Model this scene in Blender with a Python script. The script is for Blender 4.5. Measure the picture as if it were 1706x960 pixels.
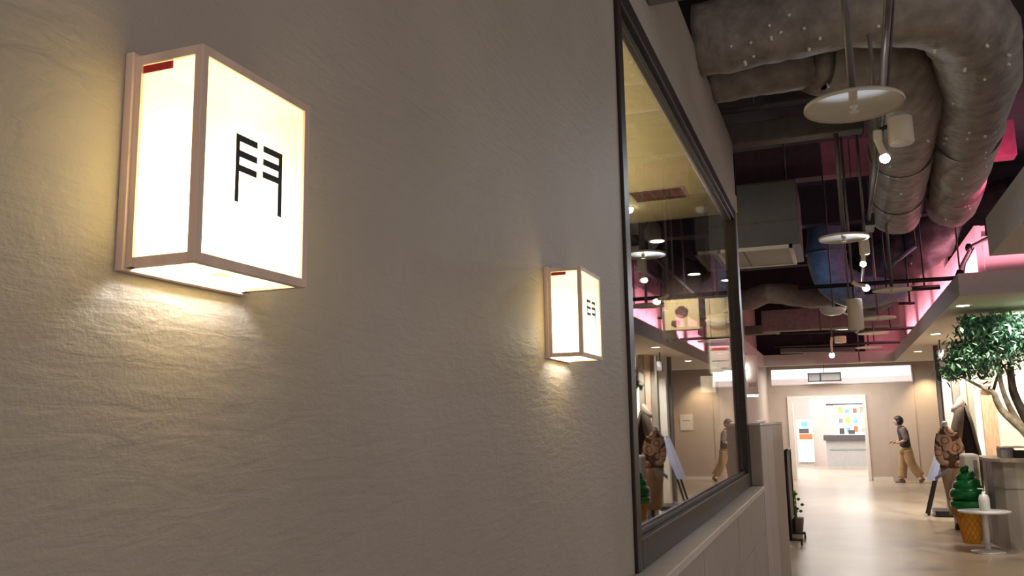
import bpy, bmesh, math, random
from mathutils import Vector, Matrix, noise
random.seed(7)
for o in list(bpy.data.objects): bpy.data.objects.remove(o)
SC = bpy.context.scene; COL = SC.collection
PI = math.pi
# ------------------------------------------------------------------ camera
H = 1.6
FPX = 1440.0
X_AX = (0.93661093, -0.07046759, -0.34321172)   # world axes seen from the camera (x right, y down, z forward)
Y_AX = (0.34994055, 0.13959026, 0.92631322)
Z_AX = (-0.01736605, -0.98769878, 0.15540123)
cam = bpy.data.objects.new('camera', bpy.data.cameras.new('camera'))
COL.objects.link(cam); SC.camera = cam
cam.data.sensor_width = 36; cam.data.lens = 36 * FPX / 1706
cam.data.clip_start = 0.02; cam.data.clip_end = 200
cam.matrix_world = Matrix(((X_AX[0], -X_AX[1], -X_AX[2], 0), (Y_AX[0], -Y_AX[1], -Y_AX[2], 0),
                           (Z_AX[0], -Z_AX[1], -Z_AX[2], H), (0, 0, 0, 1)))
def P(px, py, X=None, Y=None, Z=None):
    """survey helper: the point where the sight line through a photo pixel meets one world plane"""
    v = (px - 853, py - 480, FPX)
    d = [sum(a * b for a, b in zip(ax, v)) for ax in (X_AX, Y_AX, Z_AX)]
    t = X / d[0] if X is not None else (Y / d[1] if Y is not None else (Z - H) / d[2])
    return Vector((d[0] * t, d[1] * t, H + d[2] * t))
# ------------------------------------------------------------------ world, exposure
SC.view_settings.view_transform = 'Standard'; SC.view_settings.look = 'None'
SC.view_settings.exposure = 1.25; SC.view_settings.gamma = 1
SC.view_settings.use_curve_mapping = False
w = bpy.data.worlds.new('world'); SC.world = w; w.use_nodes = True
w.node_tree.nodes['Background'].inputs[0].default_value = (1.0, 0.89, 0.83, 1)
w.node_tree.nodes['Background'].inputs[1].default_value = 0.26
# ------------------------------------------------------------------ lights
def area(name, loc, size, power, color=(1, 1, 1), rot=(0, 0, 0), sy=None, spread=None):
    l = bpy.data.lights.new(name, 'AREA'); l.energy = power; l.color = color; l.size = size
    if sy: l.shape = 'RECTANGLE'; l.size_y = sy
    if spread: l.spread = spread
    o = bpy.data.objects.new(name, l); o.location = loc; o.rotation_euler = rot; COL.objects.link(o); return o
def spot(name, loc, target, power, color=(1, 1, 1), ang=60, blend=.6, r=.03):
    l = bpy.data.lights.new(name, 'SPOT'); l.energy = power; l.color = color; l.spot_size = math.radians(ang)
    l.spot_blend = blend; l.shadow_soft_size = r
    o = bpy.data.objects.new(name, l); o.location = loc; COL.objects.link(o)
    o.rotation_euler = (Vector(target) - Vector(loc)).to_track_quat('-Z', 'Y').to_euler(); return o
def point(name, loc, power, color=(1, 1, 1), r=.03):
    l = bpy.data.lights.new(name, 'POINT'); l.energy = power; l.color = color; l.shadow_soft_size = r
    o = bpy.data.objects.new(name, l); o.location = loc; COL.objects.link(o); return o
WARM = (1.0, .84, .64); SOFTW = (1.0, .92, .82)
area('light_next_hall', (0, 29, 3.02), 5, 110, (1, .97, .93), sy=7)
area('added_floor_panel', (0.1, 23.2, 2.84), 2.4, 38, SOFTW, sy=1.2)  # added panel brightening the floor before the doorway
spot('added_floor_spot', (0.2, 17.5, 3.4), (0.4, 18.5, 0), 70, (1, .93, .78), 95, .9, .2)  # added beam brightening the far corridor floor
area('light_interior', (-2.4, 5.0, 2.6), 2.5, 40, (1.0, .86, .55), rot=(PI, 0, 0), sy=4)
for yy in (11.9, 14.4, 17.2, 20.2):                    # pink cove tubes lying on the soffit, shining up its back wall
    area('light_pink_cove', (1.42, yy, 3.14), .08, 10, (1.0, .36, .46), rot=(0, math.radians(-152), 0), sy=2.4, spread=math.radians(95))
area('light_pink_beam', (1.75, 9.0, 3.7), .5, 1.6, (1.0, .12, .30), rot=(math.radians(120), 0, math.radians(20)), sy=.1, spread=math.radians(130))
spot('added_notice_spot', (-1.0, 6.6, 3.1), (-.90, 7.4, 2.1), 80, (1, .93, .85), 30, .5)  # added so the notice shows through the glass
spot('added_banner_spot', (-2.3, 12.9, 3.8), (-2.1, 13.95, 3.3), 60, (1, .85, .6), 70, .8)  # added to brighten the two banners
spot('light_wall_washer', (2.15, 24.1, 2.85), (2.2, 24.6, 1.2), 40, (1, .74, .42), 90, .9)
spot('light_shop', (2.75, 14.6, 2.8), (2.7, 16.3, 1.6), 170, (1, .92, .80), 120, .8)
spot('light_column', (1.75, 15.7, 2.8), (1.93, 16.6, 1.3), 80, (1, .95, .85), 90, .8)
spot('added_tree_spot', (2.0, 11.0, 2.8), (2.6, 12.1, 1.6), 50, (1, .95, .85), 110, .9, .05)  # added to lift the dark trunk and leaves
point('light_blue', (-0.15, 12.3, 3.35), 1.8, (.35, .60, 1.0), .1)

# ------------------------------------------------------------------ materials
def newmat(name):
    m = bpy.data.materials.new(name); m.use_nodes = True
    nt = m.node_tree; return m, nt, nt.nodes['Principled BSDF']
def mat(name, col, rough=.6, metal=0., var=.12, scale=12., bump=0., bscale=60., spec=.5, emit=None, estr=0., col2=None, stretch=None):
    m, nt, b = newmat(name)
    b.inputs['Roughness'].default_value = rough; b.inputs['Metallic'].default_value = metal
    b.inputs['Specular IOR Level'].default_value = spec
    tc = nt.nodes.new('ShaderNodeTexCoord'); mp = nt.nodes.new('ShaderNodeMapping')
    nt.links.new(tc.outputs['Object'], mp.inputs[0])
    if stretch: mp.inputs['Scale'].default_value = stretch
    n = nt.nodes.new('ShaderNodeTexNoise'); n.inputs['Scale'].default_value = scale; n.inputs['Detail'].default_value = 5
    nt.links.new(mp.outputs[0], n.inputs['Vector'])
    r = nt.nodes.new('ShaderNodeValToRGB')
    c2 = col2 or tuple(max(0, c * (1 - var * 1.6)) for c in col)
    c1 = tuple(min(1, c * (1 + var * .5)) for c in col)
    r.color_ramp.elements[0].position = .3; r.color_ramp.elements[1].position = .7
    r.color_ramp.elements[0].color = (*c2, 1); r.color_ramp.elements[1].color = (*c1, 1)
    nt.links.new(n.outputs['Fac'], r.inputs[0]); nt.links.new(r.outputs[0], b.inputs['Base Color'])
    if bump:
        n2 = nt.nodes.new('ShaderNodeTexNoise'); n2.inputs['Scale'].default_value = bscale; n2.inputs['Detail'].default_value = 4
        nt.links.new(mp.outputs[0], n2.inputs['Vector'])
        bp = nt.nodes.new('ShaderNodeBump'); bp.inputs['Strength'].default_value = bump; bp.inputs['Distance'].default_value = .01
        nt.links.new(n2.outputs['Fac'], bp.inputs['Height']); nt.links.new(bp.outputs[0], b.inputs['Normal'])
    if emit:
        b.inputs['Emission Color'].default_value = (*emit, 1); b.inputs['Emission Strength'].default_value = estr
    return m
def plaster():
    m, nt, b = newmat('plaster')
    b.inputs['Roughness'].default_value = .62; b.inputs['Specular IOR Level'].default_value = .35
    tc = nt.nodes.new('ShaderNodeTexCoord')
    n = nt.nodes.new('ShaderNodeTexNoise'); n.inputs['Scale'].default_value = 2.2; n.inputs['Detail'].default_value = 6
    nt.links.new(tc.outputs['Object'], n.inputs['Vector'])
    r = nt.nodes.new('ShaderNodeValToRGB')
    r.color_ramp.elements[0].position = .3; r.color_ramp.elements[1].position = .72
    r.color_ramp.elements[0].color = (.40, .352, .30, 1); r.color_ramp.elements[1].color = (.465, .41, .352, 1)
    nt.links.new(n.outputs['Fac'], r.inputs[0]); nt.links.new(r.outputs[0], b.inputs['Base Color'])
    # trowelled sweeps + sandy grain
    mp = nt.nodes.new('ShaderNodeMapping'); mp.inputs['Rotation'].default_value = (math.radians(28), 0, 0)
    mp.inputs['Scale'].default_value = (1, 5.0, 26.0)
    nt.links.new(tc.outputs['Object'], mp.inputs[0])
    sw = nt.nodes.new('ShaderNodeTexNoise'); sw.inputs['Scale'].default_value = 2.3; sw.inputs['Detail'].default_value = 5; sw.inputs['Distortion'].default_value = .5
    nt.links.new(mp.outputs[0], sw.inputs['Vector'])
    g = nt.nodes.new('ShaderNodeTexNoise'); g.inputs['Scale'].default_value = 210; g.inputs['Detail'].default_value = 3
    nt.links.new(tc.outputs['Object'], g.inputs['Vector'])
    g2 = nt.nodes.new('ShaderNodeTexNoise'); g2.inputs['Scale'].default_value = 38; g2.inputs['Detail'].default_value = 4
    nt.links.new(tc.outputs['Object'], g2.inputs['Vector'])
    def mad(a, k, c=None):
        x = nt.nodes.new('ShaderNodeMath'); x.operation = 'MULTIPLY_ADD'; nt.links.new(a, x.inputs[0]); x.inputs[1].default_value = k
        if c: nt.links.new(c, x.inputs[2])
        else: x.inputs[2].default_value = 0
        return x.outputs[0]
    h = mad(sw.outputs['Fac'], 1.3, mad(g.outputs['Fac'], .34, mad(g2.outputs['Fac'], .8)))
    bp = nt.nodes.new('ShaderNodeBump'); bp.inputs['Strength'].default_value = .7; bp.inputs['Distance'].default_value = .0028
    nt.links.new(h, bp.inputs['Height']); nt.links.new(bp.outputs[0], b.inputs['Normal'])
    return m
def emis(name, col, s):
    m = mat(name, col, emit=col, estr=s); return m
def shade_paper():
    m = bpy.data.materials.new('shade_paper'); m.use_nodes = True; nt = m.node_tree; nt.nodes.clear()
    out = nt.nodes.new('ShaderNodeOutputMaterial')
    tc = nt.nodes.new('ShaderNodeTexCoord'); n = nt.nodes.new('ShaderNodeTexNoise'); n.inputs['Scale'].default_value = 45; n.inputs['Detail'].default_value = 6
    nt.links.new(tc.outputs['Object'], n.inputs['Vector'])
    r = nt.nodes.new('ShaderNodeValToRGB'); r.color_ramp.elements[0].color = (.34, .29, .13, 1); r.color_ramp.elements[1].color = (.40, .34, .17, 1)
    nt.links.new(n.outputs['Fac'], r.inputs[0])
    t = nt.nodes.new('ShaderNodeBsdfTranslucent'); d = nt.nodes.new('ShaderNodeBsdfDiffuse')
    e = nt.nodes.new('ShaderNodeEmission'); e.inputs['Color'].default_value = (1, .89, .34, 1); e.inputs['Strength'].default_value = .34
    nt.links.new(r.outputs[0], t.inputs[0]); nt.links.new(r.outputs[0], d.inputs[0])
    mx = nt.nodes.new('ShaderNodeMixShader'); mx.inputs[0].default_value = .12
    nt.links.new(t.outputs[0], mx.inputs[1]); nt.links.new(d.outputs[0], mx.inputs[2])
    tp = nt.nodes.new('ShaderNodeBsdfTransparent'); m2 = nt.nodes.new('ShaderNodeMixShader'); m2.inputs[0].default_value = .24   # thin paper lets a little light straight through
    nt.links.new(mx.outputs[0], m2.inputs[1]); nt.links.new(tp.outputs[0], m2.inputs[2])
    ad = nt.nodes.new('ShaderNodeAddShader'); nt.links.new(m2.outputs[0], ad.inputs[0]); nt.links.new(e.outputs[0], ad.inputs[1])
    nt.links.new(ad.outputs[0], out.inputs[0]); return m
def glass(name='window_glass', f0=.06, tint=(.90, .90, .88)):
    """clear pane: Schlick reflectance, the same on both faces"""
    m = bpy.data.materials.new(name); m.use_nodes = True; nt = m.node_tree; nt.nodes.clear()
    out = nt.nodes.new('ShaderNodeOutputMaterial'); ge = nt.nodes.new('ShaderNodeNewGeometry')
    dp = nt.nodes.new('ShaderNodeVectorMath'); dp.operation = 'DOT_PRODUCT'
    nt.links.new(ge.outputs['Normal'], dp.inputs[0]); nt.links.new(ge.outputs['Incoming'], dp.inputs[1])
    def mth(op, a, b=None):
        x = nt.nodes.new('ShaderNodeMath'); x.operation = op
        for i, v in enumerate((a, b)):
            if v is None: continue
            if isinstance(v, (int, float)): x.inputs[i].default_value = v
            else: nt.links.new(v, x.inputs[i])
        return x.outputs[0]
    c = mth('ABSOLUTE', dp.outputs['Value']); k = mth('POWER', mth('SUBTRACT', 1.0, c), 5.0)
    fr = mth('ADD', mth('MULTIPLY', k, 1 - f0), f0)
    g = nt.nodes.new('ShaderNodeBsdfGlossy'); g.inputs['Roughness'].default_value = 0.004; g.inputs['Color'].default_value = (1, 1, 1, 1)
    t = nt.nodes.new('ShaderNodeBsdfTransparent'); t.inputs['Color'].default_value = (*tint, 1)
    mx = nt.nodes.new('ShaderNodeMixShader')
    nt.links.new(fr, mx.inputs[0]); nt.links.new(t.outputs[0], mx.inputs[1]); nt.links.new(g.outputs[0], mx.inputs[2])
    nt.links.new(mx.outputs[0], out.inputs[0]); return m
def floor_mat():
    m, nt, b = newmat('polished_floor')
    b.inputs['Roughness'].default_value = .28; b.inputs['Specular IOR Level'].default_value = .45
    tc = nt.nodes.new('ShaderNodeTexCoord')
    n = nt.nodes.new('ShaderNodeTexNoise'); n.inputs['Scale'].default_value = 1.4; n.inputs['Detail'].default_value = 7
    nt.links.new(tc.outputs['Object'], n.inputs['Vector'])
    r = nt.nodes.new('ShaderNodeValToRGB'); r.color_ramp.elements[0].position = .3; r.color_ramp.elements[1].position = .75
    r.color_ramp.elements[0].color = (.42, .34, .26, 1); r.color_ramp.elements[1].color = (.52, .44, .34, 1)
    nt.links.new(n.outputs['Fac'], r.inputs[0]); nt.links.new(r.outputs[0], b.inputs['Base Color'])
    n2 = nt.nodes.new('ShaderNodeTexNoise'); n2.inputs['Scale'].default_value = 9
    nt.links.new(tc.outputs['Object'], n2.inputs['Vector'])
    bp = nt.nodes.new('ShaderNodeBump'); bp.inputs['Strength'].default_value = .25; bp.inputs['Distance'].default_value = .01
    nt.links.new(n2.outputs['Fac'], bp.inputs['Height']); nt.links.new(bp.outputs[0], b.inputs['Normal'])
    return m
M = dict(
    plaster=plaster(), paper=shade_paper(), glass=glass(), floor=floor_mat(),
    wood=mat('pale_wood', (.80, .60, .49), .45, var=.15, scale=30, stretch=(1, 1, .12)),
    ink=mat('ink', (.02, .02, .03), .6, var=0), red=mat('red_sticker', (.62, .04, .03), .5, var=.1),
    white=mat('white_paint', (.78, .75, .70), .5, var=.03), offwhite=mat('off_white', (.62, .56, .48), .55, var=.05),
    frame=mat('bronze_frame', (.032, .022, .019), .42, spec=.25, var=.15, scale=25, bump=.05),
    ledge=mat('pale_ledge', (.62, .54, .47), .45, var=.06), panel=mat('grey_panel', (.40, .335, .29), .5, var=.06, scale=6),
    panel2=mat('side_panel', (.50, .42, .38), .5, var=.05), cream=mat('cream_ceiling', (.72, .60, .36), .8, var=.04),
    dark=mat('dark_ceiling', (.016, .011, .02), .8, var=.3, scale=3, bump=.4, bscale=8),
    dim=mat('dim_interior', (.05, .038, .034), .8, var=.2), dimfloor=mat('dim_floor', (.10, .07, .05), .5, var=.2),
    duct=mat('duct_wrap', (.38, .33, .295), .58, var=.25, scale=9, bump=1.0, bscale=22, spec=.4),
    duct2=mat('dark_duct_wrap', (.06, .052, .056), .5, var=.3, scale=9, bump=.9, bscale=16),
    band=mat('duct_tape', (.17, .15, .14), .4, var=.2), glint=mat('foil_glint', (.95, .95, .92), .15, metal=0, emit=None, var=.02),
    beam=mat('painted_beam', (.20, .17, .16), .7, var=.15, bump=.2), greybox=mat('grey_casing', (.15, .145, .165), .6, var=.06),
    disc=mat('disc_paint', (.70, .64, .52), .45, var=.04), pipe=mat('grey_pipe', (.16, .14, .14), .4, metal=.2, var=.1),
    black=mat('black_metal', (.012, .011, .013), .4, var=.2), cyl=mat('cream_lamp_body', (.80, .70, .55), .4, var=.03),
    spotglow=emis('spot_glow', (.92, .95, 1.0), 14), spotglow2=emis('warm_spot_glow', (1, .93, .78), 25),
    down=emis('downlight_glow', (1, .95, .85), 9), soffit=mat('soffit_paint', (.66, .58, .50), .7, var=.03),
    fascia=mat('fascia_paint', (.60, .56, .56), .7, var=.03), pinkwall=mat('ribbed_wall_paint', (.80, .62, .64), .7, var=.03),
    pinkunlit=mat('beam_unlit', (.10, .04, .06), .7, var=.12), pinklit=mat('beam_pink_lit', (.52, .16, .26), .7, var=.12), farwall=mat('beige_wall', (.56, .47, .41), .75, var=.04, scale=3),  # crossbeam colours carry the pink light, dark where it fades
    hall=mat('hall_wall', (.72, .60, .55), .8, var=.03), hallceil=mat('hall_ceiling_glow', (.85, .87, .9), .8, var=.02, emit=(.86, .93, 1.0), estr=.50),  # ceiling's own glow stands in for strong light on it
    trimwhite=mat('door_lining', (.86, .83, .78), .5, var=.02), counterdark=mat('counter_top_dark', (.12, .11, .115), .5, var=.1),
    countergrey=mat('counter_front', (.52, .50, .49), .6, var=.05), light=emis('backlit_panel', (1, 1, .98), 1.6),
    wood2=mat('brown_wood', (.55, .34, .21), .5, var=.25, scale=18, stretch=(4, 4, .3)), greige=mat('greige_post', (.34, .30, .25), .6, var=.1),
    darkpost=mat('dark_post', (.12, .10, .09), .6, var=.1), peach=mat('peach_post', (.72, .50, .38), .6, var=.05),
    lime=emis('lit_strip', (.93, 1.0, .62), .9), shopwall=mat('shop_wall', (.82, .70, .55), .8, var=.03),
    leaf=mat('leaf', (.07, .19, .10), .38, var=.5, scale=7, col2=(.025, .08, .045)), leaflit=mat('lit_leaf', (.26, .46, .34), .3, var=.4, scale=7),
    bark=mat('bark', (.74, .62, .44), .7, var=.3, scale=14, bump=.6), barkdark=mat('dark_bark', (.10, .075, .06), .7, var=.3, bump=.6),
    skin=mat('skin', (.62, .38, .27), .55, var=.04), hair=mat('dark_hair', (.03, .022, .02), .5, var=.3, scale=60),
    vest=mat('charcoal_cloth', (.05, .045, .055), .85, var=.2), sleeve=mat('grey_sleeve', (.22, .17, .17), .85, var=.15),
    trouser=mat('beige_cloth', (.50, .34, .20), .85, var=.1, scale=8), shoe=mat('shoe', (.28, .22, .17), .6, var=.1),
    mann=mat('mannequin_white', (.90, .86, .84), .4, var=.02), coat=mat('taupe_coat', (.23, .19, .165), .85, var=.2, scale=8),
    coatblack=mat('black_cloth', (.014, .012, .014), .85, var=.2), apron=mat('apron_beige', (.55, .37, .25), .8, var=.12, scale=6),
    green=mat('green_plastic', (.006, .20, .045), .22, var=.15), orange=mat('cone_orange', (.85, .38, .03), .5, var=.1),
    orangedark=mat('waffle_rib_orange', (.60, .24, .03), .5, var=.1), lav=mat('lavender_board', (.34, .38, .60), .35, var=.05),
    plastic=mat('white_plastic', (.82, .82, .84), .35, var=.02), counterwall=mat('counter_cladding', (.42, .38, .34), .5, var=.05),
    countermetal=mat('counter_side', (.36, .34, .38), .4, var=.05), exitg=emis('exit_green', (.05, .95, .55), 1.6),
    darkdoor=mat('dark_door', (.055, .06, .055), .5, var=.1), paperw=mat('paper_white', (.82, .80, .74), .7, var=.02),
    navy=mat('navy_print', (.06, .07, .16), .7, var=.05), orangep=mat('orange_print', (.85, .22, .08), .6, var=.05), cyanp=mat('cyan_print', (.20, .62, .80), .6, var=.05),
    greyp=mat('grey_print', (.36, .36, .38), .7, var=.05), yellowp=mat('yellow_print', (.90, .78, .15), .6, var=.05),
    sheet=mat('ceiling_panel_grey', (.50, .46, .40), .6, var=.04), bluelit=mat('blue_lit_wrap', (.12, .17, .24), .6, var=.25, bump=.4, bscale=14),  # blue LED light on the duct is put into its colour
    art=mat('cream_banner_glow', (.78, .66, .42), .8, var=.05, emit=(.78, .60, .34), estr=.22), brownp=mat('brown_print', (.16, .08, .05), .7, var=.2),  # banner cloth gets a weak glow in place of lighting
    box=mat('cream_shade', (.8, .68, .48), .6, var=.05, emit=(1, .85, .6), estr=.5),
)
def floral():
    m, nt, b = newmat('floral_cloth'); b.inputs['Roughness'].default_value = .85
    tc = nt.nodes.new('ShaderNodeTexCoord'); v = nt.nodes.new('ShaderNodeTexVoronoi'); v.inputs['Scale'].default_value = 7
    nt.links.new(tc.outputs['Object'], v.inputs['Vector'])
    r = nt.nodes.new('ShaderNodeValToRGB'); r.color_ramp.interpolation = 'CONSTANT'
    for i, (p, c) in enumerate(((0, (.70, .48, .36)), (.30, (.42, .17, .10)), (.42, (.66, .46, .36)), (.62, (.14, .07, .05)))):
        e = r.color_ramp.elements[i] if i < 2 else r.color_ramp.elements.new(p)
        e.position = p; e.color = (*c, 1)
    nt.links.new(v.outputs['Distance'], r.inputs[0]); nt.links.new(r.outputs[0], b.inputs['Base Color']); return m
M['floral'] = floral()
# ------------------------------------------------------------------ object helpers
def tag(o, label, cat, group=None, kind=None):
    if label: o['label'] = label
    if cat: o['category'] = cat
    if group: o['group'] = group
    if kind: o['kind'] = kind
    return o
def thing(name, label, cat, loc=(0, 0, 0), group=None):
    o = bpy.data.objects.new(name, None); o.empty_display_size = .1; COL.objects.link(o); o.location = loc
    return tag(o, label, cat, group)
class MB:
    def __init__(s): s.bm = bmesh.new()
    def box(s, a, b, bev=0, rot=None, pivot=None):
        g = bmesh.ops.create_cube(s.bm, size=1)['verts']
        c = [(a[i] + b[i]) / 2 for i in range(3)]; d = [abs(b[i] - a[i]) for i in range(3)]
        bmesh.ops.scale(s.bm, vec=d, verts=g); bmesh.ops.translate(s.bm, vec=c, verts=g)
        if rot: bmesh.ops.rotate(s.bm, cent=pivot or c, matrix=rot, verts=g)
        if bev:
            es = list({e for v in g for e in v.link_edges})
            bmesh.ops.bevel(s.bm, geom=es, offset=bev, segments=2, affect='EDGES', profile=.5)
        return s
    def tube(s, pts, r, n=10, cap=True, wob=0, seed=0):
        pts = [Vector(p) for p in pts]; rs = r if isinstance(r, (list, tuple)) else [r] * len(pts)
        rings = []; up = None
        for i, p in enumerate(pts):
            t = (pts[min(i + 1, len(pts) - 1)] - pts[max(i - 1, 0)]).normalized()
            if up is None: up = t.orthogonal().normalized()
            up = (up - t * up.dot(t)).normalized(); sd = t.cross(up)
            ring = []
            for k in range(n):
                a = 2 * PI * k / n; dirv = up * math.cos(a) + sd * math.sin(a); rr = rs[i]
                if wob: rr *= 1 + wob * noise.noise((p + dirv * rs[i]) * 5 + Vector((seed, 0, 0))) + wob * .6 * noise.noise((p + dirv * rs[i]) * 14)
                ring.append(s.bm.verts.new(p + dirv * rr))
            rings.append(ring)
        for a, b in zip(rings, rings[1:]):
            for k in range(n): s.bm.faces.new((a[k], a[(k + 1) % n], b[(k + 1) % n], b[k])).smooth = True
        if cap: s.bm.faces.new(rings[0][::-1]); s.bm.faces.new(rings[-1])
        return s
    def lathe(s, prof, c=(0, 0, 0), n=24, sx=1, sy=1, cap=True):
        """prof: (r, z) pairs going up"""
        rings = [[s.bm.verts.new((c[0] + r * sx * math.cos(2 * PI * k / n), c[1] + r * sy * math.sin(2 * PI * k / n), c[2] + z)) for k in range(n)] for r, z in prof]
        for a, b in zip(rings, rings[1:]):
            for k in range(n): s.bm.faces.new((a[k], a[(k + 1) % n], b[(k + 1) % n], b[k])).smooth = True
        if cap: s.bm.faces.new(rings[0][::-1]); s.bm.faces.new(rings[-1])
        return s
    def loft(s, rings, n=20):
        """rings: (cx, cy, z, rx, ry)"""
        R = [[s.bm.verts.new((cx + rx * math.cos(2 * PI * k / n), cy + ry * math.sin(2 * PI * k / n), z)) for k in range(n)] for cx, cy, z, rx, ry in rings]
        for a, b in zip(R, R[1:]):
            for k in range(n): s.bm.faces.new((a[k], a[(k + 1) % n], b[(k + 1) % n], b[k])).smooth = True
        s.bm.faces.new(R[0][::-1]); s.bm.faces.new(R[-1]); return s
    def prism(s, poly, z0, z1):
        a = [s.bm.verts.new((x, y, z0)) for x, y in poly]; b = [s.bm.verts.new((x, y, z1)) for x, y in poly]; n = len(poly)
        s.bm.faces.new(a[::-1]); s.bm.faces.new(b)
        for k in range(n): s.bm.faces.new((a[k], a[(k + 1) % n], b[(k + 1) % n], b[k]))
        return s
    def slab(s, quad, th):
        """quad: four points; th: thickness vector"""
        a = [s.bm.verts.new(Vector(q)) for q in quad]; b = [s.bm.verts.new(Vector(q) + Vector(th)) for q in quad]
        s.bm.faces.new(a[::-1]); s.bm.faces.new(b)
        for k in range(4): s.bm.faces.new((a[k], a[(k + 1) % 4], b[(k + 1) % 4], b[k]))
        return s
    def build(s, name, m, parent=None, loc=None, label=None, kind=None):
        bmesh.ops.recalc_face_normals(s.bm, faces=s.bm.faces)
        me = bpy.data.meshes.new(name); 
        org = Vector(loc) if loc else None
        if parent is not None and org is None: org = Vector(parent.matrix_world.translation if parent.parent else parent.location); sub = org
        else: sub = org
        if sub: bmesh.ops.translate(s.bm, vec=-sub, verts=s.bm.verts)
        s.bm.to_mesh(me); s.bm.free(); me.materials.append(M[m] if isinstance(m, str) else m)
        o = bpy.data.objects.new(name, me); COL.objects.link(o)
        if parent is not None:
            o.parent = parent
            if loc: o.location = org - Vector(parent.location)
        elif org: o.location = org
        if label: o['label'] = label
        if kind: o['kind'] = kind
        return o
def struct(name, mb, m, parent=None):
    o = mb.build(name, m, parent)
    if parent is None: o['kind'] = 'structure'
    return o
# world coordinates are used in all builders; sub-parts of parts whose origin is the thing's need no offset
def sub(mb, name, m, part, root, label=None):
    """a piece one level below a part: same world coordinates"""
    bmesh.ops.translate(mb.bm, vec=-Vector(root.location), verts=mb.bm.verts)
    bmesh.ops.recalc_face_normals(mb.bm, faces=mb.bm.faces)
    me = bpy.data.meshes.new(name); mb.bm.to_mesh(me); mb.bm.free(); me.materials.append(M[m])
    o = bpy.data.objects.new(name, me); COL.objects.link(o); o.parent = part
    if label: o['label'] = label
    return o
def dup(o, parent=None):
    c = o.copy(); COL.objects.link(c)
    if parent: c.parent = parent
    for ch in list(o.children):
        d = dup(ch, c)
    return c

# ================================================================== STRUCTURE
WX = -.65          # face of the plaster wall and of the window frame
struct('floor', MB().box((-7, -2.5, -.1), (7, 36, 0)), 'floor')
struct('ceiling', MB().box((-7, -1.5, 4.85), (7, 24.9, 4.95)), 'dark')
wl = MB()
wl.box((WX - .2, -1.2, 0), (WX, 2.85, 3.82))
wl.box((WX - .07, 2.85, 3.2), (WX, 6.95, 3.82))
wl.box((WX - .07, 2.85, 0), (WX, 6.72, 1.08))
wl.box((WX - .07, 6.72, 0), (WX, 6.95, 3.2))
struct('wall_left', wl, 'plaster')
# window ---------------------------------------------------------
win = bpy.data.objects.new('window_1', None); COL.objects.link(win); win['kind'] = 'structure'; win.location = (WX, 4.8, 1.1)
y0, y1, z0, z1 = 2.852, 6.72, 1.115, 3.197
gx = WX - .030
MB().box((WX - .06, y0, z0), (WX + .012, y0 + .075, z1), .004).build('frame_jamb', 'frame', win)
MB().box((WX - .06, y1 - .07, z0), (WX + .014, y1 + .02, z1), .004).build('frame_jamb', 'frame', win)
MB().box((WX - .06, y0 + .075, z0), (WX + .012, y1 - .07, z0 + .10), .004).build('frame_sill', 'frame', win)
MB().box((WX - .06, y0 + .075, z1 - .075), (WX + .012, y1 - .07, z1), .004).build('frame_head', 'frame', win)
for a, b in (((WX - .028, y0 + .075, z0 + .10), (WX - .012, y1 - .07, z0 + .118)), ((WX - .028, y0 + .075, z1 - .093), (WX - .012, y1 - .07, z1 - .075))):
    MB().box(a, b, .003).build('glazing_bead', 'frame', win)
MB().box((WX - .036, y0 + .075, z0 + .10), (WX - .030, y1 - .07, z1 - .075)).build('pane', 'glass', win)

# restaurant seen through the glass --------------------------------
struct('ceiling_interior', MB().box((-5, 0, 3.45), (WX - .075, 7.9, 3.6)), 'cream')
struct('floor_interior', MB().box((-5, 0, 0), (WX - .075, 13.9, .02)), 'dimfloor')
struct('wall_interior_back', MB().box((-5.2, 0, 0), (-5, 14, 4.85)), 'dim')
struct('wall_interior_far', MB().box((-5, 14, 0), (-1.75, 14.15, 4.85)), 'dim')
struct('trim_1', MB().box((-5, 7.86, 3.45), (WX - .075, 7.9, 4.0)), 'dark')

# far-left wall, far wall, right wall --------------------------------
struct('wall_left_far', MB().box((-1.95, 14.15, 0), (-1.75, 24.6, 4.85)), 'farwall')
wf = MB()
wf.box((-1.95, 24.6, 0), (-1.19, 24.75, 2.51)); wf.box((.66, 24.6, 0), (3.1, 24.75, 2.51))
wf.box((-1.19, 24.6, 2.15), (.66, 24.75, 2.51))
wf.box((-1.95, 24.6, 2.51), (-1.64, 24.75, 2.93)); wf.box((1.87, 24.6, 2.51), (3.1, 24.75, 2.93))
wf.box((-1.95, 24.6, 2.93), (3.1, 24.75, 4.85))
struct('wall_back', wf, 'farwall')
struct('trim_2', MB().box((1.21, 24.575, 0), (1.86, 24.6, 2.50), .004), 'farwall')
struct('trim_3', MB().box((-1.75, 24.57, 0), (-1.26, 24.6, .08)).box((.73, 24.57, 0), (1.21, 24.6, .08)).box((1.86, 24.57, 0), (3.0, 24.6, .08)), 'trimwhite')
struct('wall_right', MB().box((3.0, 16.9, 0), (3.15, 24.6, 4.85)), 'farwall')
door = bpy.data.objects.new('door_1', None); COL.objects.link(door); door['kind'] = 'structure'; door.location = (-.27, 24.6, 0)
MB().box((-1.265, 24.54, 0), (-1.13, 24.8, 2.20), .004).build('door_lining', 'trimwhite', door)
MB().box((.62, 24.54, 0), (.70, 24.8, 2.20), .004).build('door_lining', 'trimwhite', door)
MB().box((-1.13, 24.54, 2.13), (.62, 24.8, 2.20), .004).build('door_lining', 'trimwhite', door)
w2 = bpy.data.objects.new('window_2', None); COL.objects.link(w2); w2['kind'] = 'structure'; w2.location = (.1, 24.6, 2.5)
MB().box((-1.64, 24.56, 2.49), (1.87, 24.78, 2.52)).build('sill', 'trimwhite', w2)
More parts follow.
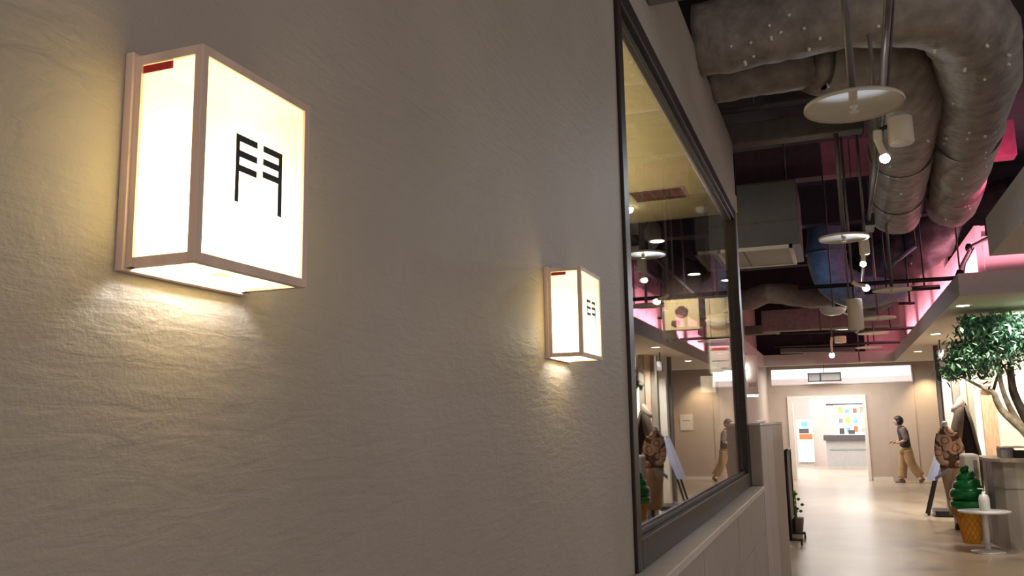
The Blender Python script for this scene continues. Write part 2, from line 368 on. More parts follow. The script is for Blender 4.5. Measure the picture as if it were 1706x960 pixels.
MB().box((1.84, 24.56, 2.52), (1.87, 24.78, 2.93)).build('reveal', 'trimwhite', w2)
MB().box((-1.64, 24.70, 2.52), (1.84, 24.706, 2.93)).build('pane', glass('clear_pane', f0=.03, tint=(.97, .98, 1)), w2)
# hall beyond --------------------------------
struct('wall_hall_back', MB().box((-4, 34.2, 0), (4, 34.35, 3.35)), 'hall')
struct('wall_hall_left', MB().box((-4.1, 24.75, 0), (-4, 34.2, 3.35)), 'hall')
struct('wall_hall_right', MB().box((4, 24.75, 0), (4.1, 34.2, 3.35)), 'hall')
struct('wall_hall_middle', MB().box((-.9, 31.9, 0), (-.38, 32.1, 3.35)), 'hall')
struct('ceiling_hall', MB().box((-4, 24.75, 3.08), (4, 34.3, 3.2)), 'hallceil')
for k in range(3):
    struct('trim_%d' % (4 + k), MB().box((.25, 26.0 + k * 1.2, 3.07), (1.6, 26.05 + k * 1.2, 3.08)), 'greyp')
# bulkhead and soffits --------------------------------
struct('trim_7', MB().box((-1.75, 21.6, 2.864), (3.0, 21.9, 3.12)), 'fascia')
struct('trim_8', MB().box((-1.95, 14.15, 2.864), (-1.58, 21.6, 3.12)), 'fascia')
sf = MB().box((1.3, 10.2, 2.874), (3.4, 21.6, 3.105)); struct('trim_9', sf, 'fascia')
struct('ceiling_soffit', MB().box((1.3, 10.2, 2.864), (3.4, 21.6, 2.874)), 'soffit')
struct('trim_10', MB().box((1.3, 4.6, 2.951), (3.2, 8.2, 3.27)), 'fascia')
struct('ceiling_soffit_near', MB().box((1.3, 4.6, 2.941), (3.2, 8.2, 2.951)), 'soffit')
pw = bpy.data.objects.new('wall_pink', None); COL.objects.link(pw); pw['kind'] = 'structure'; pw.location = (1.6, 10.9, 3.1)
yy = 10.9
while yy < 21.5:
    MB().box((1.60, yy + .012, 3.105), (1.67, yy + .74, 3.75 if yy < 13.8 else 4.3), .006).build('panel', 'pinkwall', pw); yy += .75
for k in range(3): MB().box((1.67 + k * .6, 10.9, 3.105), (2.262 + k * .6, 10.97, 3.62), .006).build('panel', 'pinkwall', pw)
MB().box((1.64, 10.96, 3.105), (1.72, 21.6, 3.75)).build('backing', 'pinkwall', pw)
area('light_pink_return', (2.2, 10.5, 3.14), 1.3, 8, (1.0, .36, .46), rot=(math.radians(165), 0, 0), sy=.08, spread=math.radians(120))
# upstand above the far bulkhead, catching the pink light
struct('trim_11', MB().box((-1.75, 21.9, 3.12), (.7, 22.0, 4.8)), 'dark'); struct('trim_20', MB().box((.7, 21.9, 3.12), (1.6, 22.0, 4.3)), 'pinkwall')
# shop back wall behind the counter
struct('wall_shop_back', MB().box((2.30, 16.7, 0), (3.4, 16.85, 2.864)), 'shopwall')
struct('wall_shop_side', MB().box((3.4, 10.5, 0), (3.5, 16.85, 2.864)), 'shopwall')
# beams overhead --------------------------------
MB().box((WX, 3.0, 3.39), (-.18, 3.54, 3.85), .01).build('trim_12', 'beam')['kind'] = 'structure'
MB().box((WX - .1, 7.35, 3.93), (.36, 7.5, 4.11), .01).build('trim_13', 'beam')['kind'] = 'structure'
mbm = bpy.data.objects.new('trim_14', None); COL.objects.link(mbm); mbm['kind'] = 'structure'; mbm.location = (.5, 9.5, 4)
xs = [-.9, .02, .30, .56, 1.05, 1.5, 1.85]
for a, b in zip(xs, xs[1:]): MB().box((a + .004, 9.5, 4.15), (b - .004, 9.7, 4.52), .006).build('panel', 'pinklit' if a > -.1 else 'pinkunlit', mbm)  # pink-lit tone right, unlit tone on the left panel
for k, (yb, zb) in enumerate(((12.6, 4.3), (15.6, 4.25), (18.6, 4.2))):
    struct('trim_%d' % (15 + k), MB().box((-5, yb, zb), (3, yb + .25, 4.85)), 'dark')

# ================================================================== LOW PARTITION UNDER THE WINDOW
lp = thing('low_wall_cladding', 'grey panelled dado with pale ledge below the big window', 'dado', (-.6, 4.8, 0))
MB().box((WX + .002, 1.9, 1.082), (-.545, 6.78, 1.115), .004).build('ledge', 'ledge', lp)
MB().box((WX + .001, 1.9, 0), (-.566, 6.78, 1.082)).build('backing', 'panel', lp)
ys = [1.9, 2.8, 3.70, 5.0, 6.78]
for a, b in zip(ys, ys[1:]): MB().box((-.566, a + .007, .80), (-.555, b - .007, 1.078), .002).build('panel', 'panel', lp)
ys = [1.9, 3.7, 5.0, 5.835, 6.6, 6.78]
for a, b in zip(ys, ys[1:]): MB().box((-.566, a + .007, .06), (-.555, b - .007, .794), .002).build('panel', 'panel', lp)
tp = thing('tall_partition', 'shoulder-high grey panelled partition beyond the big window', 'partition', (-.6, 8, 0))
MB().box((-.64, 6.80, 0), (-.567, 9.5, 1.555)).build('core', 'panel', tp)
MB().box((-.645, 6.79, 1.555), (-.552, 9.51, 1.572), .003).build('cap', 'ledge', tp)
for a, b, m in ((6.80, 7.35, 'panel2'), (7.35, 8.1, 'panel2'), (8.1, 9.5, 'panel')):
    MB().box((-.567, a + .006, .02), (-.555, b - .006, 1.55), .002).build('panel', m, tp)
MB().box((-.638, 6.788, 1.12), (-.560, 6.80, 1.553), .002).build('end_panel', 'panel', tp)
d = thing('dish', 'small white dish lying on top of the tall grey partition', 'dish', (-.6, 7.5, 1.572))
MB().lathe([(.018, 1.572), (.03, 1.58), (.042, 1.592), (.038, 1.592), (.02, 1.58)], (-.6, 7.5, 0)).build('bowl', 'plastic', d)
MB().lathe([(.016, 1.5722), (.02, 1.574)], (-.6, 7.5, 0)).build('foot', 'white', d)

# ================================================================== WALL LAMPS
def wall_lamp(y, label):
    Z0, Z1, X1 = 1.757, 1.974, -.557; Y1 = y + .185; t = .0095
    o = thing('wall_lantern', label, 'lamp', (WX, y + .0925, Z0), 'box wall lanterns on the plaster wall')
    MB().box((WX, y - .004, Z0 - .003), (WX + .010, Y1 + .004, Z1 + .004), .001).build('back_plate', 'wood', o)
    fr = MB()
    for yy in (y, Y1 - t):
        fr.box((X1 - t, yy, Z0), (X1, yy + t, Z1), .0008)
    fr.box((WX + .008, y, Z0), (WX + .008 + t, y + t, Z1)); fr.box((WX + .008, Y1 - t, Z0), (WX + .008 + t, Y1, Z1))
    for zz in (Z0, Z1 - t):
        fr.box((X1 - t + .0004, y + t, zz), (X1 - .0004, Y1 - t, zz + t))
        fr.box((WX + .008, y + .0004, zz), (X1 - t, y + t - .0004, zz + t)); fr.box((WX + .008, Y1 - t + .0004, zz), (X1 - t, Y1 - .0004, zz + t))
    fr.build('frame', 'wood', o)
    q = .003
    p = MB().slab([(X1 - q, y + t, Z0 + t), (X1 - q, Y1 - t, Z0 + t), (X1 - q, Y1 - t, Z1 - t), (X1 - q, y + t, Z1 - t)], (-.0012, 0, 0))
    fp = p.build('front_panel', 'paper', o)
    MB().slab([(WX + .017, y + q, Z0 + t), (X1 - t, y + q, Z0 + t), (X1 - t, y + q, Z1 - t), (WX + .017, y + q, Z1 - t)], (0, .0012, 0)).build('side_panel', 'paper', o)
    MB().slab([(WX + .017, Y1 - q, Z0 + t), (X1 - t, Y1 - q, Z0 + t), (X1 - t, Y1 - q, Z1 - t), (WX + .017, Y1 - q, Z1 - t)], (0, -.0012, 0)).build('side_panel', 'paper', o)
    MB().slab([(WX + .017, y + t, Z0 + q), (X1 - t, y + t, Z0 + q), (X1 - t, Y1 - t, Z0 + q), (WX + .017, Y1 - t, Z0 + q)], (0, 0, .0012)).build('bottom_panel', 'paper', o)
    MB().box((WX + .010, y + .002, Z1 - .004), (X1 - .001, Y1 - .002, Z1 - .001)).build('lid', 'wood', o)
    ch = MB(); xa, xb = X1 - q, X1 - q + .0006
    for a, b, c, d_ in ((.058, .0635, .072, .144), (.0635, .0925, .137, .144), (.0635, .0925, .1205, .1275), (.0635, .0925, .105, .112),
                        (.103, .1305, .137, .144), (.103, .1305, .1225, .1295), (.103, .1305, .1085, .1155), (.1305, .137, .072, .144)):
        ch.box((xa, y + a, Z0 + c), (xb, y + b, Z0 + d_))
    sub(ch, 'painted_character', 'ink', fp, o)
    MB().box((WX + .018, y + .0018, Z1 - t - .009), (WX + .055, y + .0029, Z1 - t - .001)).build('sticker', 'red', o, label='red strip sticker')
    hb = MB().lathe([(.012, Z0 + .006), (.014, Z0 + .010), (.012, Z0 + .028), (.009, Z0 + .034)], (WX + .048, y + .0925, 0), 14)
    hb.build('socket', 'white', o)
    point('bulb_light', (WX + .048, y + .0925, Z0 + .066), LAMP_W, (.94, .95, 1.0), .022)
    return o
LAMP_W = 2.3
wall_lamp(.645, 'lit box wall lantern with black character, nearest the camera')
wall_lamp(1.98, 'second lit box wall lantern, just left of the big window')

# ================================================================== DUCTS
def smooth(pts, n=8):
    out = []; P_ = [Vector(p) for p in pts]; P_ = [P_[0] * 2 - P_[1]] + P_ + [P_[-1] * 2 - P_[-2]]
    for i in range(1, len(P_) - 2):
        for k in range(n):
            t = k / n; a, b, c, d = P_[i - 1:i + 3]
            out.append(.5 * ((2 * b) + (c - a) * t + (2 * a - 5 * b + 4 * c - d) * t * t + (3 * b - a - 3 * c + d) * t ** 3))
    out.append(P_[-2]); return out
def resamp(pts, rs, n=8):
    sp = smooth([(p[0], p[1], p[2]) for p in pts], n); rr = []
    for i in range(len(rs) - 1):
        for k in range(n): rr.append(rs[i] + (rs[i + 1] - rs[i]) * k / n)
    rr.append(rs[-1]); return sp, rr
def air_duct(label, pts, rs, m='duct', bands=(), glints=0, wob=.035, name='air_duct', seed=0, n=40):
    sp, rr = resamp(pts, rs)
    o = thing(name, label, 'duct', sp[0])
    MB().tube(sp, rr, n, wob=wob, seed=seed).build('sleeve', m, o)
    for i in bands:
        p = sp[i]; t = (sp[min(i + 1, len(sp) - 1)] - sp[i - 1]).normalized()
        MB().tube([p - t * .02, p + t * .02], rr[i] * 1.035, n).build('band', 'band', o)
    for k in range(glints):
        i = random.randrange(2, len(sp) - 2); p = sp[i]; t = (sp[i + 1] - sp[i - 1]).normalized()
        a = random.uniform(-1.1, .5); down = Vector((-.35, -.55, -.75)); down = (down - t * down.dot(t)).normalized(); sd = t.cross(down)
        dv = down * math.cos(a) + sd * math.sin(a); q = p + dv * rr[i] * 1.01
        MB().tube([q - dv * .02, q + dv * .012, q + dv * .016], [.009, .009, .004], 8).build('glint', 'glint', o)  # white studs imitate sparkles on the foil wrap
    return o
air_duct('big wrapped duct crossing overhead and bending away, nearest of the two', [(WX + .0, 5.16, 3.92), (-.2, 5.13, 3.93), (.33, 5.1, 3.94), (.80, 5.38, 3.94), (1.03, 6.2, 3.93), (1.14, 7.4, 3.92), (1.23, 8.8, 3.9), (1.31, 10.2, 3.86)],
         [.215, .22, .23, .255, .265, .255, .25, .25], bands=(42, 51), glints=40, wob=.085, seed=3)
air_duct('wrapped duct that widens from a thin neck, behind the nearer big duct', [(WX + .0, 5.82, 3.93), (-.35, 5.80, 3.93), (.03, 5.77, 3.93), (.07, 5.77, 3.93), (.42, 5.93, 3.92), (.60, 6.6, 3.9), (.66, 7.6, 3.9), (.71, 9.0, 3.88), (.75, 10.2, 3.84)],
         [.165, .165, .17, .245, .275, .27, .26, .26, .26], bands=(50, 58), glints=10, wob=.07, seed=9)
air_duct('dark lumpy flexible duct running crosswise beyond the two big ducts', [(.35, 13.6, 3.66), (.6, 13.5, 3.66), (.9, 13.4, 3.82), (1.3, 13.2, 4.07), (1.8, 12.9, 4.26), (2.5, 12.6, 4.36)], [.30, .36, .38, .38, .36, .34], 'duct2', glints=3, wob=.14, seed=2)
air_duct('second dark flexible duct below and behind the lumpy one', [(.15, 15.0, 3.55), (.5, 14.9, 3.5), (.8, 14.8, 3.6), (1.1, 14.6, 4.0), (1.15, 14.6, 4.8)], [.24, .28, .28, .24, .2], 'duct2', wob=.16, seed=5)
air_duct('thin sagging grey duct left of the blue drum', [(-1.54, 15.6, 3.74), (-1.35, 15.6, 3.68), (-1.0, 15.6, 3.78), (-.3, 15.5, 3.66), (.2, 15.3, 3.62)], [.16, .19, .17, .19, .17], 'beam', wob=.1, seed=8)
o = thing('drum_duct', 'bluish upright bend of ductwork left of the lumpy duct', 'duct', (.02, 13.0, 3.2))
MB().tube(smooth([(.95, 13.5, 3.55), (.45, 13.3, 3.42), (.1, 13.12, 3.56), (0, 13.0, 3.92), (.05, 13.1, 4.4), (.1, 13.2, 4.8)]), .27, 32, wob=.03).build('sleeve', 'bluelit', o)
MB().tube([(.0, 13.0, 3.92), (0, 13.0, 3.95)], .282, 32).build('band', 'bluelit', o)
o = thing('strut', 'short blue-grey diagonal strut across the lumpy duct', 'strut', (.6, 11.8, 3.3))
a, b = P(1478, 447, Y=11.6), P(1525, 410, Y=11.6)
MB().tube([a, b], .028, 10).build('rod', 'bluelit', o); MB().tube([b, b + Vector((0, 0, 4.85 - b.z))], .010, 8).build('hanger', 'black', o)
# flat trunking above the bulkhead
def trunk(label, pa, pb, h, dpt, m):
    o = thing('flat_trunking', label, 'trunking', pa)
    a, b = Vector(pa), Vector(pb); MB().slab([a, b, b + Vector((0, 0, h)), a + Vector((0, 0, h))], (0, dpt, 0)).build('casing', m, o)
    for f in (.33, .66):
        c = a.lerp(b, f); MB().box((c.x - .02, c.y - .012, c.z - .01), (c.x + .02, c.y + dpt, c.z + h + .01)).build('joint_strip', 'band', o)
    return o
trunk('wide flat grey trunking between drum duct and bulkhead', P(1270, 553, Y=18.0), P(1500, 540, Y=18.0), .42, .5, 'beam')
trunk('narrow flat trunking just above the bulkhead, farthest', P(1300, 588, Y=20.8), P(1425, 586, Y=20.8), .10, .3, 'greybox')
trunk('pale flat trunking above the dark recess at left', P(1235, 558, Y=19.0), P(1420, 548, Y=19.0), .18, .3, 'beam')
# thin pipes overhead
def pipe(label, pts, r, m='pipe', name='ceiling_pipe', clips=2):
    o = thing(name, label, 'pipe', pts[0]); MB().tube(pts, r, 10).build('tube', m, o)
    a, b = Vector(pts[0]), Vector(pts[-1])
    for k in range(clips):
        c = a.lerp(b, (k + .6) / clips) if len(pts) == 2 else Vector(pts[min(k + 1, len(pts) - 1)])
        MB().tube([c, c + Vector((0, 0, 4.85 - c.z))], r * .35, 6).build('hanger', m, o)
    return o
pipe('thin grey pipe crossing between wrapped duct and grey beam', [(WX - .2, 7.42, 4.26), (.33, 7.42, 4.26)], .026, 'beam')
pipe('long black rod crossing in front of the pink ribbed wall', [P(1330, 480, Y=10.8), P(1600, 463, Y=10.8), P(1760, 449, Y=10.8)], .026, 'black')
pipe('shorter black rod just under the long one', [P(1440, 487, Y=11.2), P(1566, 478, Y=11.2)], .03, 'black')
pipe('thin black rod near the far end of the pink-lit cove', [P(1300, 556, Y=17.4), P(1532, 546, Y=17.4)], .03, 'black')
pipe('thin black rod just above the bulkhead', [P(1290, 577, Y=20.6), P(1500, 570, Y=20.6)], .03, 'black')
o = thing('rod_bracket', 'black bracket arm holding the long rod before the pink wall', 'bracket', P(1602, 458, Y=10.8))
MB().tube([P(1598, 462, Y=10.8), P(1604, 440, Y=10.75), P(1620, 410, Y=10.7), P(1648, 396, Y=10.6)], .024, 8).build('arm', 'pipe', o)
MB().tube([P(1604, 462, Y=10.8), P(1607, 440, Y=10.75), P(1622, 412, Y=10.7)], .014, 8).build('cable', 'black', o)
MB().lathe([(.05, -.05), (.055, 0), (.03, .06)], P(1600, 458, Y=10.78), 12).build('clamp', 'black', o)
MB().lathe([(.035, -.04), (.04, 0), (.02, .04)], P(1614, 412, Y=10.7), 12).build('clamp', 'black', o)
o = thing('hanging_bracket', 'small black open bracket hanging before the far pink glow', 'frame', P(1510, 508, Y=13.6))
c0, c1 = P(1487, 481, Y=12.9), P(1516, 508, Y=12.9)
MB().tube([(c1.x, 12.9, c0.z + .9), (c1.x, 12.9, c1.z)], .014, 8).build('rod', 'black', o)
MB().tube([P(1497, 506, Y=12.9), P(1524, 505, Y=12.9)], .02, 8).build('bar', 'black', o)

# grey air-conditioning casing + cassette ---------------------------
o = thing('cassette_unit', 'grey ceiling air-conditioning casing with pale square panel underneath', 'air conditioner', (-.75, 9.4, 3.3))
MB().box((-1.27, 8.95, 3.33), (-.235, 10.05, 4.0), .015).build('casing', 'greybox', o)
MB().box((-1.275, 8.94, 3.57), (-.230, 8.95, 3.585)).build('seam', 'band', o)
fr = MB(); a0, a1, b0, b1 = -1.28, -.31, 8.92, 9.98
fr.box((a0, b0, 3.295), (a1, b0 + .035, 3.33)); fr.box((a0, b1 - .035, 3.295), (a1, b1, 3.33)); fr.box((a0, b0, 3.295), (a0 + .035, b1, 3.33)); fr.box((a1 - .035, b0, 3.295), (a1, b1, 3.33))
fr.build('panel_frame', 'white', o)
MB().box((a0 + .035, b0 + .035, 3.305), (-.80, b1 - .035, 3.33)).build('panel', 'sheet', o); MB().box((-.79, b0 + .035, 3.305), (a1 - .035, b1 - .035, 3.33)).build('panel', 'sheet', o)
for x_ in (-1.15, -.35):
    MB().tube([(x_, 9.5, 4.0), (x_, 9.5, 4.85)], .012, 8).build('hanger', 'pipe', o)

# sprinkler discs ---------------------------
def disc(label, px, py, Y, r, pole=.016):
    c = P(px, py, Y=Y); o = thing('sprinkler_shield', label, 'sprinkler', c, 'round sprinkler shields hung from the ceiling')
    MB().lathe([(.012, c.z - .004), (r * .93, c.z - .004), (r, c.z - .012), (r * 1.012, c.z - .006), (r, c.z + .006), (r * .4, c.z + .02), (.02, c.z + .028)], (c.x, c.y, 0), 48).build('shield', 'disc', o)
    MB().tube([c + Vector((0, 0, .02)), (c.x, c.y, 4.85)], pole, 12).build('pipe', 'pipe', o)
    h = MB().lathe([(.020, -.034), (.020, -.031), (.006, -.029), (.007, -.014), (.017, -.010), (.017, 0)], c, 12)
    h.build('sprinkler_head', 'white', o); return o
disc('largest round cream sprinkler shield, nearest, under the big ducts', 1422, 175, 4.0, .21, .017)
disc('second round sprinkler shield, beside the end of the ducts', 1406, 396, 7.4, .195, .02)
disc('third round sprinkler shield, grey, right of the bright blue-white spot', 1486, 483, 9.8, .19)
disc('small dim sprinkler shield above the white dome', 1463, 530, 12.5, .22)
disc('small dim sprinkler shield, fourth along, under the far black rods', 1455, 555, 15.5, .24)
disc('tiny dark sprinkler shield in front of the bulkhead', 1432, 604, 21.0, .26)
disc('faint farthest sprinkler shield just above the bulkhead', 1447, 579, 18.5, .24)

# track and spots ---------------------------
tr = thing('lighting_track', 'grey lighting track pole with cable running away from the camera overhead', 'track', P(1485, 0, Z=3.3))
a, b, c, d = P(1484, -60, Z=3.36), P(1470, 140, Z=3.36), P(1447, 370, Z=3.36), P(1432, 500, Z=3.36)
MB().tube([a, b], .018, 10).build('rail', 'pipe', tr)
MB().tube([b, c], .016, 10).build('rail', 'beam', tr)
MB().tube([c, d], .018, 10).build('rail', 'pipe', tr)
MB().tube(smooth([a + Vector((.02, 0, .02)), b + Vector((.03, .1, .0)), b.lerp(c, .5) + Vector((.02, 0, -.04)), c]), .006, 6).build('cable', 'ink', tr)
MB().box(c - Vector((.05, .1, .05)), c + Vector((.05, .25, .06)), .006).build('junction_box', 'black', tr)
def track_spot(label, body, r, h, head, glowm, tilt, power, col, arm, hr=.035):
    o = thing('track_spotlight', label, 'spotlight', body)
    B = Vector(body); Hh = Vector(head)
    MB().lathe([(r * .9, -h / 2), (r, -h / 2 + .01), (r, h / 2 - .006), (r * .94, h / 2)], B, 24).build('driver_can', 'cyl', o)
    MB().lathe([(r * .6, -h / 2 - .004), (r * .6, -h / 2 + .002)], B, 16).build('lens_ring', 'white', o)
    A = Vector(arm); MB().tube(smooth([A, A.lerp(Hh, .4) + Vector((-.01, 0, 0)), Hh + Vector((0, 0, .02))]), [.024] * 8 + [.02] * 8 + [.022], 10).build('arm', 'cyl', o)
    MB().tube([A + Vector((0, 0, .0)), B + Vector((0, 0, h / 2 - .02))], .012, 8).build('bar', 'black', o)
    T = Vector(tilt).normalized(); MB().tube([Hh - T * .07, Hh], [hr * .7, hr], 14).build('spot_head', 'cyl', o)
    MB().tube([Hh, Hh + T * .004], hr * .9, 14).build('lens', glowm, o)
    spot('spot_light', Hh + T * .012, Hh + T * 2, power, col, 100, 1.0, .02)
    MB().tube([A, (A.x, A.y, 4.85)], .012, 8).build('stem', 'pipe', o); return o
track_spot('nearest track spotlight, cream can beside bright blue-white beam', P(1500, 218, Y=5.0), .066, .15, P(1474, 264, Y=5.0), 'spotglow', (-.25, -.75, -.45), 9, (.9, .95, 1), P(1462, 218, Y=5.0), .029)
o = track_spot('track spotlight with long white body and bright beam, second along', P(1425, 524, Y=9.0), .072, .30, P(1443, 480, Y=9.0), 'spotglow', (-.1, -.85, -.35), 22, (.75, .86, 1), P(1420, 470, Y=9.0), .036)
track_spot('small track spotlight at the second shield', P(1440, 412, Y=8.2), .045, .13, P(1438, 440, Y=8.2), 'spotglow2', (0, -.9, -.4), 6, (1, .95, .85), P(1441, 396, Y=8.2), .028)
o = thing('track_spotlight', 'tilted black-ended spotlight at the foot of the long white body', 'spotlight', P(1425, 550, Y=9.1))
q = P(1424, 548, Y=9.1); MB().tube([q + Vector((-.03, .02, .03)), (q.x - .03, q.y + .02, 4.85)], .008, 6).build('stem', 'pipe', o); MB().tube([q + Vector((-.03, 0, .03)), q + Vector((.05, -.05, -.02))], [.05, .03], 12).build('spot_head', 'black', o)
MB().tube([q + Vector((.0, -.06, -.045)), q + Vector((.05, -.075, .0))], .014, 10).build('rim', 'plastic', o)
q = P(1388, 518, Y=11.6); o = thing('dome_light', 'white half-dome fitting below the blue drum', 'lamp', q)
MB().lathe([(.03, -.06), (.09, -.05), (.14, -.02), (.165, .025), (.165, .032), (.12, .034)], q, 28).build('dome', 'plastic', o); MB().tube([q + Vector((0, 0, .03)), (q.x, q.y, 4.85)], .012, 8).build('pipe', 'pipe', o)
track_spot('far track spotlight glowing just above the bulkhead', P(1400, 566, Y=16.5), .10, .12, P(1386, 592, Y=16.5), 'spotglow', (0, -1, -.1), 20, (1, .96, .9), P(1386, 562, Y=16.5), .05)
# recessed downlights ---------------------------
def downlight(x, y, z, label, r=.07, group='recessed ceiling downlights', power=0, m='down'):
    o = thing('recessed_downlight', label, 'downlight', (x, y, z), group)
    MB().lathe([(r * .8, -.004), (r * 1.15, -.006), (r * 1.2, -.001), (r * 1.2, 0)], (x, y, z), 24, cap=False).build('ring', 'white', o)
    MB().lathe([(r * .82, -.004), (r * .82, -.002)], (x, y, z), 24).build('lens', m, o)
    if power: spot('downlight_beam', (x, y, z - .02), (x, y, 0), power, WARM, 110, .8)
    return o
downlight(1.44, 11.12, 2.864, 'recessed downlight in right soffit, nearest the foliage', .085, power=55)
downlight(1.50, 14.8, 2.864, 'recessed downlight in right soffit, farther along toward the bulkhead', .085, power=55)
downlight(2.2, 12.3, 2.864, 'added downlight out of sight above the tree crown', .08, power=90)  # unseen fitting, added to light the tree
downlight(1.55, 18.6, 2.864, 'farthest recessed downlight in the right soffit', .08, power=70)
for k, (px, py) in enumerate(((1095, 402), (1157, 457), (1212, 467), (1113, 490), (1186, 487))):
    q = P(px, py, Z=3.75)
    o = thing('interior_downlight', ['highest and nearest downlight seen in the glass', 'downlight in the glass, middle of the dark ceiling', 'downlight in the glass beside the far window jamb', 'lower left downlight seen in the glass', 'lower right downlight in the glass above the banners'][k], 'downlight', q, 'downlights seen through the glass')
    MB().lathe([(.08, 0), (.10, .01), (.10, .04)], q, 20).build('ring', 'dim', o); MB().lathe([(.085, -.004), (.085, 0)], q, 20).build('lens', 'down', o)
    MB().tube([q + Vector((0, 0, .04)), (q.x, q.y, 4.85)], .01, 6).build('pipe', 'dim', o)
# interior things ---------------------------
o = thing('ceiling_vent', 'brown slotted vent in the cream ceiling behind the glass', 'vent', (-1.26, 6.9, 3.45))
MB().box((-1.49, 6.72, 3.443), (-1.03, 7.09, 3.4495)).build('backing', 'offwhite', o)
for k in range(5):
    x_ = -1.47 + k * .084; MB().box((x_ + .004, 6.75, 3.436), (x_ + .078, 6.9, 3.443)).build('slat', 'brownp', o); MB().box((x_ + .004, 6.915, 3.436), (x_ + .078, 7.06, 3.443)).build('slat', 'brownp', o)
for px, lab in ((1045, 'bright small ceiling light at the left edge of the cream ceiling'), (1170, 'pale dome light at the edge of the cream ceiling')):
    q = P(px, 350, Z=3.43); o = thing('ceiling_dome', lab, 'lamp', q)
    MB().lathe([(.02, -.03), (.045, -.02), (.055, 0), (.055, .02)], q, 20).build('dome', 'down' if px < 1100 else 'plastic', o); MB().lathe([(.06, .012), (.06, .02)], q, 20).build('rim', 'white', o)
for k, (x0, y0_, x1, y1_) in enumerate(((1105, 500, 1165, 547), (1174, 497, 1216, 560))):
    a, b = P(x0, y0_, Y=13.9), P(x1, y1_, Y=13.9)
    o = thing('wall_banner', ['cream banner with brown figures, left one seen in the glass', 'cream banner beside the far window jamb, right one in the glass'][k], 'banner', (a.x, 13.9, b.z))
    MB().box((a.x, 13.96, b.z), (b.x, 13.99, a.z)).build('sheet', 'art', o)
    if k == 0:
        MB().lathe([(.02, -.08), (.09, -.04), (.11, .05), (.03, .12)], (a.x + .28, 13.95, b.z + .26), 8, sy=.1).build('figure', 'brownp', o)
        MB().lathe([(.02, -.08), (.08, -.04), (.06, .03)], (a.x + .18, 13.95, b.z + .12), 8, sy=.1).build('figure', 'brownp', o)
    else: MB().lathe([(.02, -.06), (.12, -.03), (.17, .05), (.16, .06)], (a.x + .16, 13.88, b.z + .22), 20, sy=.3).build('bowl_shade', 'box', o)
# hanging notice
a, b = P(1181, 566, Y=7.4), P(1219, 622, Y=7.4)
o = thing('hanging_notice', 'white printed notice with navy heading and red line hanging behind the glass', 'notice', (a.x, 7.4, b.z))
W_, H_ = b.x - a.x, a.z - b.z
sh = MB().box((a.x, 7.4, b.z), (b.x, 7.406, a.z)).build('sheet', mat('notice_paper_glow', (.80, .76, .68), .7, var=.02, emit=(.8, .72, .6), estr=.22), o)  # plain paper given a faint glow of its own
MB().box((a.x + .03 * W_, 7.398, a.z - .19 * H_), (b.x - .02 * W_, 7.4, a.z - .02 * H_)).build('heading', 'navy', o)
MB().box((a.x + .1 * W_, 7.397, a.z - .32 * H_), (b.x - .1 * W_, 7.4, a.z - .25 * H_)).build('print_line', 'red', o)
MB().box((a.x + .1 * W_, 7.397, a.z - .64 * H_), (b.x - .1 * W_, 7.4, a.z - .61 * H_)).build('print_line', 'greyp', o)
MB().box((a.x + .55 * W_, 7.397, a.z - .86 * H_), (b.x - .1 * W_, 7.4, a.z - .82 * H_)).build('print_line', 'greyp', o)
for x_ in (a.x + .02, b.x - .02): MB().tube([(x_, 7.403, a.z), (x_, 7.403, 4.85)], .003, 6).build('string', 'pipe', o)
a, b = P(1167, 627, Y=11.5), P(1190, 653, Y=11.5)
o = thing('box_shade', 'cream box-shaped hanging shade seen in the glass below the notice', 'lamp', (a.x, 11.5, b.z))
MB().box((a.x, 11.5, b.z), (b.x, 11.68, a.z), .006).build('shade', 'box', o); MB().tube([((a.x + b.x) / 2, 11.59, a.z), ((a.x + b.x) / 2, 11.59, 4.85)], .006, 6).build('cord', 'black', o)

# ================================================================== FAR END
a, b = P(1345, 622, Y=24.2), P(1402, 635, Y=24.2)
o = thing('hanging_sign_frame', 'black framed sign hanging before the bright transom window', 'sign', (a.x, 24.2, b.z))
fr = MB(); fr.box((a.x, 24.2, a.z - .03), (b.x, 24.25, a.z)); fr.box((a.x, 24.2, b.z), (b.x, 24.25, b.z + .03)); fr.box((a.x, 24.2, b.z), (a.x + .03, 24.25, a.z)); fr.box((b.x - .03, 24.2, b.z), (b.x, 24.25, a.z)); fr.box((a.x + .3, 24.2, b.z), (a.x + .335, 24.25, a.z))
fr.build('frame', 'black', o); MB().box((a.x + .03, 24.22, b.z + .03), (b.x - .03, 24.23, a.z - .03)).build('face', 'greyp', o)
MB().tube([((a.x + b.x) / 2, 24.22, a.z), ((a.x + b.x) / 2, 24.22, 4.85)], .008, 6).build('cord', 'black', o)
a = P(1240, 597, Y=17); 
o = thing('lightbox_sign', 'white projecting lightbox sign with grey lettering left of the bulkhead', 'sign', (-1.75, 17, 2.05))
MB().box((-1.73, 17.0, 2.07), (-1.38, 17.16, 2.82), .01).build('box', 'white', o)
MB().box((-1.72, 17.01, 2.03), (-1.40, 17.15, 2.07)).build('lit_base', 'light', o)
for k in range(4): MB().box((-1.55 + k * .036, 16.995, 2.22 + .0), (-1.528 + k * .036, 17.0, 2.30)).build('letter', 'greyp', o)
for zz in (2.45, 2.58): MB().lathe([(.03, -.03), (.04, 0), (.03, .03)], (-1.60, 16.98, zz), 12).build('bulb', 'down', o)
